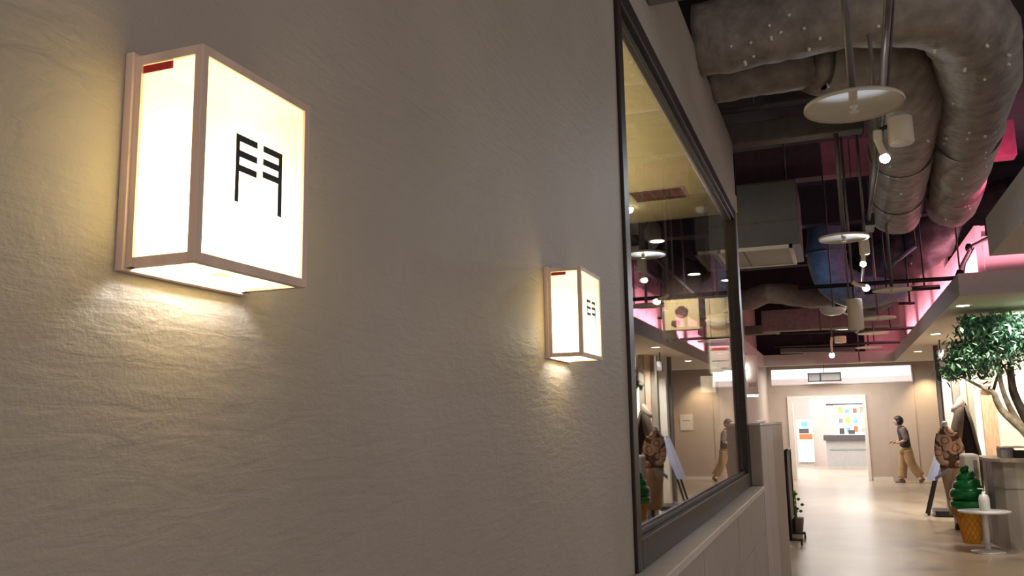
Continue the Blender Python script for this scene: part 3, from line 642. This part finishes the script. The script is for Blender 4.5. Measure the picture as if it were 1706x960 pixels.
# hall furniture
o = thing('reception_counter', 'grey counter with dark top seen through the far doorway', 'counter', (.3, 30, 0))
MB().box((-.43, 29.9, .0), (1.6, 30.6, .90), .01).build('front', 'countergrey', o); MB().box((-.5, 29.8, .90), (1.7, 30.7, 1.07), .01).build('top', 'counterdark', o)
MB().box((-.33, 29.88, .60), (1.5, 29.9, .63)).build('front_rail', 'greyp', o); MB().box((-.43, 29.88, 0), (1.6, 29.9, .08)).build('plinth', 'offwhite', o)  # thin grey rail and pale plinth across the counter front
for px, w_, h_, m, lab in ((1403, .16, .22, 'darkpost', 'dark upright device on the far counter, left one'), (1419, .2, .16, 'counterdark', 'dark low device on the far counter, right one')):
    q = P(px, 722, Y=30.1); o = thing('counter_device', lab, 'device', (q.x, 30.1, 1.07))
    MB().box((q.x - w_ / 2, 30.05, 1.0701), (q.x + w_ / 2, 30.2, 1.09)).build('base', 'plastic', o); MB().box((q.x - w_ / 2, 30.1, 1.09), (q.x + w_ / 2, 30.14, 1.07 + h_), .01).build('screen', m, o)
o = thing('display_shelving', 'bright lit display shelving behind the far counter', 'shelving', (.5, 32.5, 0))
MB().box((-.15, 32.6, .8), (2.2, 32.65, 2.05)).build('lit_back', 'light', o)
for zz in (1.1, 1.4, 1.75): MB().box((-.15, 32.4, zz), (2.2, 32.6, zz + .02)).build('shelf', 'plastic', o)
MB().box((-.2, 32.35, 0), (-.15, 32.65, 2.1)).build('side', 'white', o); MB().box((2.2, 32.35, 0), (2.25, 32.65, 2.1)).build('side', 'white', o); MB().box((-.5, 32.3, 2.05), (2.3, 32.65, 2.1)).build('header', 'counterdark', o)
cols = ['yellowp', 'cyanp', 'orangep', 'peach', 'greyp', 'yellowp', 'cyanp', 'plastic']
k = 0
for zz in (1.12, 1.42, 1.77):
    for x_ in (.0, .22, .47, .70):
        q = thing('boxed_goods', ['lowest', 'middle', 'top'][int((zz - 1.1) / .3)] + ' shelf packet %s in the lit display' % ['at the left end', 'second from left', 'third from left', 'at the right end'][[.0, .22, .47, .70].index(x_)], 'packet', (x_, 32.45, zz), 'packets on the far lit shelves')
        MB().box((x_, 32.42, zz), (x_ + .14, 32.5, zz + .13 + .04 * (k % 3)), .005).build('carton', cols[k % 8], q); k += 1
o = thing('poster_stand', 'white standing poster with blue and orange print inside the far doorway', 'poster', (-1.3, 31.5, 0))
a, b = P(1326, 700, Y=31.5), P(1358, 770, Y=31.5)
MB().box((a.x, 31.5, b.z), (b.x, 31.55, a.z), .004).build('board', mat('poster_white', (.93, .93, .92), .5, var=.01), o)
MB().box((a.x, 31.45, b.z - .03), (b.x, 31.6, b.z)).build('foot', 'greyp', o); MB().box((a.x + .05, 31.5, 0), (b.x - .05, 31.6, b.z - .03)).build('stand', 'white', o)
w_ = b.x - a.x
for u0, u1, v0, v1, m in ((.32, .68, .05, .17, 'cyanp'), (.15, .75, .21, .32, 'counterdark'), (.15, .95, .34, .46, 'orangep')):
    MB().box((a.x + u0 * w_, 31.494, a.z - v1 * (a.z - b.z)), (a.x + u1 * w_, 31.5, a.z - v0 * (a.z - b.z))).build('print', m, o)
o = thing('notice_sheet', 'white paper notice on the far beige wall', 'notice', (2.6, 24.58, 1.3))
MB().box((2.45, 24.585, 1.34), (2.80, 24.599, 1.78)).build('paper', 'paperw', o); MB().box((2.52, 24.58, 1.6), (2.73, 24.585, 1.62)).build('print_line', 'greyp', o)
# exit door and sign on the right wall
o = thing('exit_sign', 'green lit exit box above the dark side door', 'sign', (3.0, 21.3, 2.4))
MB().box((2.92, 20.9, 2.30), (3.0, 21.5, 2.52), .006).build('case', 'white', o); MB().box((2.915, 20.93, 2.33), (2.92, 21.47, 2.49)).build('lit_face', 'exitg', o)
dd = bpy.data.objects.new('door_2', None); COL.objects.link(dd); dd['kind'] = 'structure'; dd.location = (2.98, 22, 0)
MB().box((2.955, 20.2, 0), (2.999, 22.6, 2.12), .004).build('leaf', 'darkdoor', dd); MB().tube([(2.93, 22.4, .95), (2.93, 22.4, 1.15)], .015, 8).build('handle', 'plastic', dd)

# right-hand shop front posts ---------------------------
def post(name, label, px0, px1, Y, ztop, zbot, m, extra=None, cat='post'):
    a, b = P(px0, 700, Y=Y), P(px1, 700, Y=Y)
    o = thing(name, label, cat, ((a.x + b.x) / 2, Y, zbot))
    MB().box((a.x, Y, zbot), (b.x, Y + .12, ztop), .005).build('shaft', m, o)
    MB().box((a.x - .004, Y - .004, zbot), (b.x + .004, Y + .124, zbot + .06)).build('foot', 'greyp' if not extra else extra, o)
    return o
T = 2.862
post('fascia_post', 'dark narrow post at the left edge of the shop fronts', 1566, 1574, 17.2, T, 0, 'darkpost')
post('white_column', 'bright white lit column behind the taupe coat', 1575, 1590, 16.9, T, 0, 'white', cat='column')
post('grey_post', 'brown-grey post right of the bright white column', 1591, 1603, 16.6, T, 0, 'greige')
post('peach_panel', 'narrow peach panel between two grey posts', 1604, 1615, 16.5, T, 0, 'peach', cat='panel')
post('grey_post', 'grey-green post left of the glowing strip', 1616, 1627, 16.3, T, 0, 'greige')
post('lit_strip', 'glowing pale yellow-green vertical strip beside the wood panel', 1628, 1637, 16.1, 2.25, .0, 'lime', cat='light')
post('wood_panel', 'tall brown wood panel right of the glowing strip', 1638, 1663, 15.9, T, 0, 'wood2', cat='panel')
o = thing('slatted_blind', 'greyish slatted blind above the wood panel under the foliage', 'blind', P(1625, 600, Y=15.8))
for k in range(9):
    a, b = P(1622, 598 + k * 6, Y=15.8), P(1657, 598 + k * 6, Y=15.8); MB().box((a.x, 15.78, a.z - .045), (b.x, 15.81, a.z), .003).build('slat', 'greige', o)
MB().box((a.x, 15.81, P(1622, 598, Y=15.8).z - .5), (a.x + .02, 15.83, 2.864)).build('tape', 'greyp', o)
q = P(1567, 592, Y=16.0); o = thing('wall_speaker', 'small black speaker below the soffit at the shop front corner', 'speaker', q)
MB().box(q - Vector((.05, .06, .09)), q + Vector((.05, .06, .09)), .008).build('cabinet', 'black', o); MB().lathe([(.03, -.005), (.035, 0)], q + Vector((0, -.062, 0)), 12, sy=.2).build('driver', 'greyp', o); MB().tube([q + Vector((0, 0, .08)), (q.x, q.y, 2.864)], .012, 8).build('bracket', 'black', o)

# counter ---------------------------
o = thing('service_counter', 'grey service counter with rounded corner at the right edge', 'counter', (2.0, 12.6, 0))
poly = [(1.78, 13.4), (1.73, 12.95), (1.73, 12.65), (1.76, 12.38), (1.84, 12.2), (1.96, 12.12), (2.9, 12.1), (2.9, 13.4)]
def grow(pl, d): cx, cy = 2.3, 12.8; return [(x + math.copysign(d, x - cx), y + math.copysign(d, y - cy)) for x, y in pl]
MB().prism(poly, .0, .72).build('lower_cladding', 'counterwall', o); MB().prism(grow(poly, -.006), .72, .73).build('joint', 'greyp', o)
MB().prism(poly, .73, 1.035).build('upper_cladding', 'counterwall', o); MB().prism(grow(poly, .03), 1.035, 1.07).build('top', 'ledge', o)
MB().slab([(1.728, 12.94, .02), (1.728, 12.66, .02), (1.728, 12.66, 1.03), (1.728, 12.94, 1.03)], (-.006, 0, 0)).build('side_panel', 'countermetal', o)
MB().slab([(1.728, 12.64, .02), (1.757, 12.39, .02), (1.757, 12.39, 1.03), (1.728, 12.64, 1.03)], (-.006, -.003, 0)).build('side_panel', 'countermetal', o)
o = thing('cash_register', 'grey register with bright white lid and black screen on the counter', 'register', (2.1, 12.7, 1.07))
a = P(1664, 748, Y=12.7)
MB().box((a.x, 12.6, 1.0701), (a.x + .16, 12.9, 1.185), .006).build('base', 'countermetal', o); MB().box((a.x, 12.58, 1.19), (a.x + .27, 12.9, 1.21), .004).build('lid', 'plastic', o)
MB().box((a.x + .14, 12.55, 1.0702), (a.x + .30, 12.75, 1.16), .006).build('screen', 'black', o)
o = thing('paper_stack', 'low dark box at the photo edge on the counter', 'box', (2.4, 12.6, 1.07))
MB().box((a.x + .33, 12.6, 1.0701), (a.x + .6, 12.85, 1.15), .006).build('body', 'darkpost', o); MB().box((a.x + .34, 12.55, 1.1501), (a.x + .6, 12.84, 1.16)).build('flap', 'paperw', o)
o = thing('white_bin', 'white rounded-top cabinet between lit strip and counter', 'cabinet', (1.62, 13.7, 0))
MB().box((1.56, 13.55, 0), (1.77, 13.9, 1.08), .035).build('body', 'plastic', o); MB().box((1.69, 13.54, .1), (1.74, 13.552, 1.0)).build('dark_gap', 'countermetal', o)

# ice cream cone ---------------------------
cx, cy = 1.49, 12.72
o = thing('ice_cream_model', 'giant green soft-serve ice cream in an orange cone, beside the counter', 'display', (cx, cy, 0))
MB().lathe([(.10, .0), (.105, .03), (.17, .42), (.175, .44)], (cx, cy, 0), 32).build('cone', 'orange', o)
for k in range(14):
    a0 = k * 2 * PI / 14
    for s_ in (1, -1):
        MB().tube([(cx + (.107 + .067 * t) * math.cos(a0 + s_ * t * 1.6), cy + (.107 + .067 * t) * math.sin(a0 + s_ * t * 1.6), .03 + .39 * t) for t in (0, .25, .5, .75, 1)], .004, 5).build('waffle_rib', 'orangedark', o)  # ribs in a darker orange all round the cone
MB().lathe([(.17, .42), (.215, .44), (.22, .50), (.20, .53)], (cx, cy, 0), 32).build('rim', 'green', o)
pts = []; rr = []
for k in range(96):
    t = k / 95; a0 = t * 2 * PI * 4.1; R_ = .145 * (1 - t) ** .8; pts.append((cx + R_ * math.cos(a0), cy + R_ * math.sin(a0), .55 + .42 * t)); rr.append(.082 * (1 - t) ** .55 + .012)
MB().tube(pts, rr, 12).build('swirl', 'green', o)
MB().lathe([(.15, .5), (.13, .65), (.07, .8), (.02, .93)], (cx, cy, 0), 20).build('core', 'green', o)
# side table + dispenser ---------------------------
tx, ty = 1.55, 11.9
o = thing('side_table', 'small round white pedestal table before the ice cream model', 'table', (tx, ty, 0))
MB().lathe([(.02, .455), (.27, .458), (.285, .468), (.285, .480), (.02, .484)], (tx, ty, 0), 40).build('tabletop', 'plastic', o)
MB().tube([(tx, ty, .02), (tx, ty, .458)], .034, 16).build('pedestal', 'plastic', o); MB().lathe([(.19, 0), (.19, .012), (.06, .03), (.03, .04)], (tx, ty, 0), 32).build('base', 'plastic', o)
o = thing('pump_bottle', 'white pump dispenser bottle standing on the small round table', 'bottle', (tx + .01, ty, .4842))
MB().lathe([(.055, .4842), (.06, .49), (.06, .62), (.045, .66), (.02, .675), (.018, .70)], (tx + .01, ty, 0), 20).build('body', 'plastic', o)
MB().tube([(tx + .01, ty, .70), (tx + .01, ty, .735), (tx - .05, ty, .735)], .009, 8).build('pump', 'plastic', o)
# sandwich board ---------------------------
o = thing('leaning_signboard', 'lavender-faced signboard leaning on black legs with weighted base', 'signboard', (1.5, 16, 0))
a, b = P(1550, 800, Y=15.9), P(1574, 724, Y=15.9)
for yy in (15.8, 16.14):
    MB().tube([(P(1546, 858, Y=15.9).x + .0, yy, .02), (b.x + .02, yy, b.z + .02)], .02, 8).build('leg', 'black', o)
    MB().tube([(b.x + .36, yy, .02), (b.x + .02, yy, b.z + .0)], .016, 8).build('leg', 'black', o)
MB().slab([(a.x, 15.78, a.z), (a.x, 16.16, a.z), (b.x, 16.16, b.z), (b.x, 15.78, b.z)], (-.03, 0, .0)).build('board', 'lav', o)
MB().slab([(a.x - .028, 15.76, a.z), (a.x - .028, 15.78, a.z), (b.x - .028, 15.78, b.z), (b.x - .028, 15.76, b.z)], (.10, 0, 0)).build('edge', 'lav', o)
MB().box((a.x + .02, 15.75, .02), (a.x + .40, 16.3, .10), .01).build('weight', 'black', o)
# mannequins ---------------------------
mx, my = P(1586, 800, Y=14.2).x, 14.2
o = thing('mannequin', 'headless mannequin in floral top and long beige apron by the signboard', 'mannequin', (mx, my, 0))
MB().loft([(mx, my, .82, .13, .11), (mx, my, 1.0, .105, .09), (mx - .01, my, 1.2, .125, .10), (mx - .02, my, 1.34, .13, .10), (mx - .03, my, 1.41, .09, .08), (mx - .035, my, 1.45, .05, .05)]).build('floral_top', 'floral', o)
MB().loft([(mx - .035, my, 1.43, .045, .045), (mx - .03, my, 1.50, .04, .04), (mx - .02, my, 1.53, .028, .028)]).build('neck', 'mann', o)
MB().tube(smooth([(mx - .11, my - .02, 1.36), (mx - .15, my - .05, 1.16), (mx - .14, my - .14, .98), (mx - .05, my - .18, .92)]), [.045] * 8 + [.05] * 8 + [.045] * 8 + [.03], 12).build('sleeve', 'floral', o)
MB().tube(smooth([(mx + .09, my - .02, 1.36), (mx + .15, my - .02, 1.15), (mx + .13, my - .1, .96), (mx + .05, my - .18, .92)]), [.045] * 8 + [.05] * 8 + [.045] * 8 + [.03], 12).build('sleeve', 'floral', o)
MB().loft([(mx, my, .86, .145, .125), (mx, my, .93, .135, .115), (mx, my, 1.0, .118, .10)]).build('sash', 'brownp', o)
MB().loft([(mx + .06, my, .20, .13, .12), (mx + .05, my, .5, .15, .14), (mx + .01, my, .80, .15, .13), (mx, my, .93, .125, .11)]).build('apron', 'apron', o)
MB().slab([(mx - .24, my - .22, .74), (mx - .05, my - .22, .88), (mx - .04, my - .22, .84), (mx - .23, my - .22, .69)], (0, -.01, 0)).build('menu_card', 'lav', o)
for s_ in (-.05, .07):
    MB().tube([(mx + .06 + s_, my, .22), (mx + .06 + s_, my, .06)], .03, 10).build('shin', 'mann', o)
    MB().loft([(mx + .06 + s_, my - .04, 0, .035, .09), (mx + .06 + s_, my - .04, .03, .037, .09), (mx + .06 + s_, my - .01, .07, .03, .05)]).build('shoe', 'black', o)
mx, my = P(1605, 700, Y=14.85).x, 14.85
o = thing('mannequin', 'taller mannequin in taupe coat over black dress on a black block', 'mannequin', (mx, my, 0))
MB().box((mx - .17, my - .17, 0), (mx + .17, my + .17, .35), .01).build('block', 'black', o)
MB().loft([(mx + .02, my, .35, .17, .14), (mx + .02, my, .7, .18, .15), (mx + .02, my, 1.1, .15, .12), (mx, my, 1.5, .11, .10), (mx - .0, my, 1.72, .08, .07), (mx - .0, my, 1.8, .05, .05)]).build('dress', 'coatblack', o)
MB().loft([(mx - .09, my, 1.66, .07, .07), (mx - .05, my, 1.74, .10, .09), (mx - .02, my, 1.80, .07, .07), (mx - .01, my, 1.86, .05, .05), (mx - .01, my, 1.90, .02, .02)]).build('scarf', 'mann', o)
MB().loft([(mx - .13, my - .08, 1.0, .05, .09), (mx - .14, my - .08, 1.2, .075, .11), (mx - .10, my - .07, 1.45, .085, .11), (mx - .05, my - .05, 1.66, .07, .09), (mx - .02, my, 1.78, .05, .06)]).build('coat_panel', 'coat', o)
MB().loft([(mx + .19, my - .02, .75, .03, .12), (mx + .17, my - .02, 1.0, .035, .12), (mx + .10, my - .02, 1.5, .03, .10), (mx + .04, my - .01, 1.76, .03, .07)]).build('coat_panel', 'coat', o)
MB().tube(smooth([(mx - .10, my - .12, 1.45), (mx - .15, my - .18, 1.2), (mx - .1, my - .24, 1.05), (mx + .0, my - .26, 1.0)]), [.045] * 8 + [.045] * 8 + [.04] * 8 + [.03], 12).build('sleeve', 'coatblack', o)
MB().loft([(mx + .03, my - .27, .95, .035, .03), (mx + .03, my - .27, 1.02, .03, .03)]).build('hand', 'skin', o)
# tree ---------------------------
o = thing('indoor_tree', 'indoor tree with pale curving trunks and dense small green leaves over the counter', 'tree', (2.75, 11.9, 0))
tk = [(2.75, 11.9, .3), (2.70, 11.9, 1.0)] + [P(x, y, Y=11.8) for x, y in ((1735, 745), (1700, 712), (1668, 682), (1655, 655), (1640, 648), (1610, 632), (1585, 618))]
MB().tube(smooth(tk), [max(.012, .075 - .0011 * i) for i in range(len(smooth(tk)))], 12, wob=.12).build('trunk', 'bark', o)
tk2 = [(2.82, 12.1, .3), (2.8, 12.1, 1.2)] + [P(x, y, Y=12.0) for x, y in ((1735, 730), (1706, 690), (1689, 655), (1684, 620), (1686, 580), (1690, 545))]
MB().tube(smooth(tk2), [max(.02, .075 - .0009 * i) for i in range(len(smooth(tk2)))], 12, wob=.12).build('trunk', 'barkdark', o, label='dark trunk')
tk3 = [P(x, y, Y=11.9) for x, y in ((1706, 718), (1682, 678), (1668, 640), (1664, 600), (1655, 570))]
MB().tube(smooth(tk3), [max(.01, .04 - .0009 * i) for i in range(len(smooth(tk3)))], 10, wob=.15).build('branch', 'bark', o)
for ps in (((1610, 632), (1600, 600), (1620, 560)), ((1689, 655), (1672, 610), (1640, 590)), ((1684, 600), (1660, 560), (1625, 545)), ((1655, 650), (1667, 615), (1690, 600)), ((1690, 560), (1715, 540), (1740, 520))):
    pp = smooth([P(x, y, Y=11.9) for x, y in ps]); MB().tube(pp, [max(.006, .018 - .0006 * i) for i in range(len(pp))], 7).build('branch', 'barkdark', o)
MB().lathe([(.32, 0), (.36, .3), (.38, .6), (.34, .6), (.33, .5)], (2.78, 12.0, 0), 28).build('planter', 'darkpost', o)
def leaves(name, m, clusters, n, size):
    b = MB()
    for _ in range(n):
        (px, py, rx, ry) = random.choice(clusters)
        u, v = random.gauss(0, .5), random.gauss(0, .5)
        c = P(px + u * rx, py + v * ry, Y=11.9 + random.gauss(0, .28)); s = size * random.uniform(.6, 1.3)
        if c.z > 2.80: continue
        R = Matrix.Rotation(random.uniform(0, 2 * PI), 3, 'Z') @ Matrix.Rotation(random.uniform(-1.2, 1.2), 3, 'X') @ Matrix.Rotation(random.uniform(-.6, .6), 3, 'Y')
        q = [c + R @ Vector(t) * s for t in ((0, -1, 0), (.33, -.2, .08), (.28, .4, .08), (0, 1, -.08), (-.28, .4, .08), (-.33, -.2, .08))]
        vs = [b.bm.verts.new(x) for x in q]
        b.bm.faces.new((vs[0], vs[1], vs[2], vs[3])); b.bm.faces.new((vs[0], vs[3], vs[4], vs[5]))
    ob = b.build(name, m, o); ob['kind'] = 'stuff'; return ob
CL = [(1640, 545, 34, 26), (1670, 530, 40, 22), (1625, 580, 30, 24), (1600, 610, 30, 22), (1585, 622, 18, 12), (1660, 570, 34, 26), (1700, 545, 40, 28), (1618, 540, 22, 22), (1690, 575, 36, 26), (1600, 590, 26, 22), (1640, 610, 26, 22), (1730, 560, 40, 40), (1755, 520, 40, 40)]
leaves('foliage', 'leaf', CL, 4600, .045)
leaves('foliage', 'leaflit', [(1690, 590, 34, 26), (1680, 535, 40, 16), (1640, 555, 40, 24), (1615, 600, 20, 16), (1700, 555, 30, 20), (1670, 508, 44, 8)], 1700, .042)['label'] = 'leaves coloured paler as if catching light'  # light on the leaves painted as a paler leaf colour
# rolling stand + plant at the partition end ---------------------------
o = thing('rolling_stand', 'thin black wheeled stand at the far end of the grey partition', 'stand', (-.66, 12.2, 0))
a = P(1308, 747, Y=12.0)
MB().tube([(a.x, 12.0, .06), (a.x, 12.0, 1.19)], .02, 8).build('post', 'black', o); MB().tube([(a.x + .015, 12.7, .06), (a.x + .015, 12.7, 1.19)], .02, 8).build('post', 'black', o)
MB().tube([(a.x, 12.0, 1.19), (a.x + .015, 12.7, 1.19)], .02, 8).build('rail', 'black', o); MB().tube([(a.x, 12.0, .3), (a.x + .015, 12.7, .3)], .015, 8).build('rail', 'black', o)
MB().slab([(a.x - .006, 12.02, .32), (a.x + .01, 12.68, .32), (a.x + .01, 12.68, 1.17), (a.x - .006, 12.02, 1.17)], (.012, 0, 0)).build('board', 'black', o)
for x_, y_ in ((a.x, 12.0), (a.x + .015, 12.7)):
    MB().tube([(x_ - .08, y_, .07), (x_ + .14, y_, .07)], .018, 8).build('foot', 'black', o)
    for s_ in (-.07, .13):
        MB().tube([(x_ + s_ - .012, y_, .033), (x_ + s_ + .012, y_, .033)], .033, 14).build('wheel', 'black', o)
px_, py_ = P(1323, 820, Y=13.2).x, 13.2
o = thing('potted_flowers', 'low pot of red and yellow flowers behind the black stand', 'plant', (px_, py_, 0))
MB().lathe([(.08, 0), (.11, .22), (.10, .22)], (px_, py_, 0), 16).build('pot', 'darkpost', o)
for k in range(26):
    q = Vector((px_ + random.gauss(0, .06), py_ + random.gauss(0, .06), .3 + random.uniform(-.05, .28)))
    MB().lathe([(.008, -.02), (.03, 0), (.012, .02)], q, 6).build('flower' if k % 2 else 'leaf', ['red', 'green', 'yellowp', 'green'][k % 4], o)
MB().tube([(px_, py_, .1), (px_, py_, .5)], .02, 8).build('stem', 'green', o)

# ================================================================== PERSON
def skin_mesh(name, verts, edges, radii, m, parent, root=0, sub_=2):
    me = bpy.data.meshes.new(name); org = Vector(parent.location)
    me.from_pydata([Vector(v) - org for v in verts], edges, []); o = bpy.data.objects.new(name, me); COL.objects.link(o)
    md = o.modifiers.new('s', 'SKIN'); md.use_smooth_shade = True
    for i, r in enumerate(radii):
        sv = me.skin_vertices[0].data[i]; sv.radius = r if isinstance(r, tuple) else (r, r); sv.use_root = (i == root)
    sb = o.modifiers.new('u', 'SUBSURF'); sb.levels = sub_; sb.render_levels = sub_
    dg = bpy.context.evaluated_depsgraph_get(); dg.update()
    nm = bpy.data.meshes.new_from_object(o.evaluated_get(dg)); o.modifiers.clear(); o.data = nm; nm.name = name
    nm.materials.clear(); nm.materials.append(M[m])
    for p in nm.polygons: p.use_smooth = True
    o.parent = parent; return o
px0, py0 = 1.50, 23.7
o = thing('person', 'person with dark hair, charcoal top and wide beige trousers walking left by the far wall', 'person', (px0, py0, 0))
def W(x, y, z): return (px0 + x, py0 + y, z)
# faces -X (towards the doorway); left leg forward on the floor, right leg trailing with lifted heel
V = [W(0, 0, .84), W(-.01, 0, 1.0), W(-.03, 0, 1.2), W(-.05, 0, 1.30), W(-.08, 0, 1.38), W(-.11, 0, 1.45), W(-.13, 0, 1.52),
     W(-.03, .085, .82), W(-.10, .09, .45), W(-.13, .09, .09), W(-.17, .09, .05), W(-.24, .09, .03),
     W(.03, -.085, .82), W(.06, -.09, .45), W(.30, -.09, .15), W(.33, -.09, .08), W(.26, -.09, .03),
     W(-.05, .15, 1.29), W(-.04, .19, 1.05), W(-.22, .17, .98), W(-.29, .15, 1.0),
     W(-.05, -.15, 1.29), W(.02, -.20, 1.05), W(-.17, -.19, .97), W(-.24, -.17, .99)]
E_ = [(0, 1), (1, 2), (2, 3), (3, 4), (4, 5), (5, 6), (0, 7), (7, 8), (8, 9), (9, 10), (10, 11), (0, 12), (12, 13), (13, 14), (14, 15), (15, 16),
      (3, 17), (17, 18), (18, 19), (19, 20), (3, 21), (21, 22), (22, 23), (23, 24)]
Rr = [(.10, .13), (.09, .12), (.10, .14), (.08, .11), .045, .075, .06, .08, .055, .035, .035, .03, .08, .055, .035, .035, .03, .05, .037, .03, .022, .05, .037, .03, .022]
skin_mesh('body', V, E_, Rr, 'skin', o)
hd = MB(); bmesh.ops.create_uvsphere(hd.bm, u_segments=20, v_segments=14, radius=1)
for v in hd.bm.verts: v.co = Vector((v.co.x * .098, v.co.y * .078, v.co.z * .115)) + Vector(W(-.13, 0, 1.50))
hd.tube([W(-.225, 0, 1.515), W(-.245, 0, 1.485), W(-.225, 0, 1.475)], [.008, .014, .008], 8); hd.tube([W(-.213, -.025, 1.45), W(-.22, 0, 1.45), W(-.213, .025, 1.45)], .007, 6)
for s_ in (-1, 1): hd.tube([W(-.12, s_ * .072, 1.51), W(-.12, s_ * .09, 1.50)], [.02, .012], 8)
hd.build('head', 'skin', o)
ey = MB()
for s_ in (-1, 1): ey.lathe([(.002, -.006), (.009, 0), (.002, .006)], W(-.218, s_ * .03, 1.515), 8)
ey.build('eyes', 'ink', o)
hr = MB(); bmesh.ops.create_uvsphere(hr.bm, u_segments=24, v_segments=16, radius=1)
for v in hr.bm.verts:
    c = v.co.copy(); front = c.x < -.25 and c.z < .35
    k = .86 if front else 1.0
    v.co = Vector(((c.x * .118 + .012) * k, c.y * .098 * k, c.z * .128 * (1 if c.z > -.2 else .95) + .012)) + Vector(W(-.125, 0, 1.50))
    v.co += Vector((1, 0, 0)) * .006 * noise.noise(v.co * 30)
hr.build('hair', 'hair', o)
MB().loft([(px0 - .0, py0, .86, .13, .16), (px0 - .005, py0, .95, .125, .155), (px0 - .02, py0, 1.12, .125, .16), (px0 - .04, py0, 1.26, .125, .17), (px0 - .055, py0, 1.34, .10, .14), (px0 - .07, py0, 1.385, .06, .07)]).build('top', 'vest', o)
for pts in ([W(-.05, .14, 1.31), W(-.045, .18, 1.2), W(-.04, .2, 1.06)], [W(-.05, -.14, 1.31), W(-.02, -.18, 1.2), W(.02, -.21, 1.06)]):
    MB().tube(smooth(pts), [.075] * 8 + [.068] * 8 + [.066], 14).build('sleeve', 'sleeve', o)
tr_ = MB(); tr_.loft([(px0, py0, .72, .15, .165), (px0, py0, .82, .15, .16), (px0, py0, .92, .12, .145)])
tr_.tube(smooth([W(-.03, .08, .80), W(-.08, .09, .5), W(-.13, .09, .12)]), [.115] * 8 + [.105] * 8 + [.11], 16)
tr_.tube(smooth([W(.03, -.08, .80), W(.09, -.09, .48), W(.27, -.09, .18)]), [.115] * 8 + [.105] * 8 + [.10], 16)
tr_.build('trousers', 'trouser', o)
MB().loft([(px0 - .18, py0 + .09, 0, .12, .045), (px0 - .18, py0 + .09, .03, .12, .045), (px0 - .15, py0 + .09, .085, .07, .04)]).build('shoe', 'shoe', o)
MB().tube([W(.23, -.09, .035), W(.29, -.09, .055), W(.35, -.09, .12)], [.035, .042, .035], 12).build('shoe', 'shoe', o)
# hands: palm and five fingers each
for hx, hy, hz in ((-.29, .15, 1.0), (-.24, -.17, .99)):
    hnd = MB(); c = Vector(W(hx, hy, hz)); hnd.loft([(c.x - .03, c.y, c.z - .035, .012, .03), (c.x - .02, c.y, c.z, .03, .032), (c.x, c.y, c.z + .03, .022, .025)], 10)
    for k, L in enumerate((.062, .07, .064, .05)):
        y_ = c.y - .027 + k * .018; hnd.tube([(c.x - .03, y_, c.z - .01), (c.x - .03 - L * .5, y_, c.z - .03), (c.x - .03 - L * .6, y_, c.z - .03 - L * .45)], [.009, .008, .006], 6)
    hnd.tube([(c.x - .01, c.y - .03, c.z), (c.x - .04, c.y - .045, c.z + .01), (c.x - .065, c.y - .04, c.z)], [.010, .009, .007], 6)
    hnd.build('hand', 'skin', o)
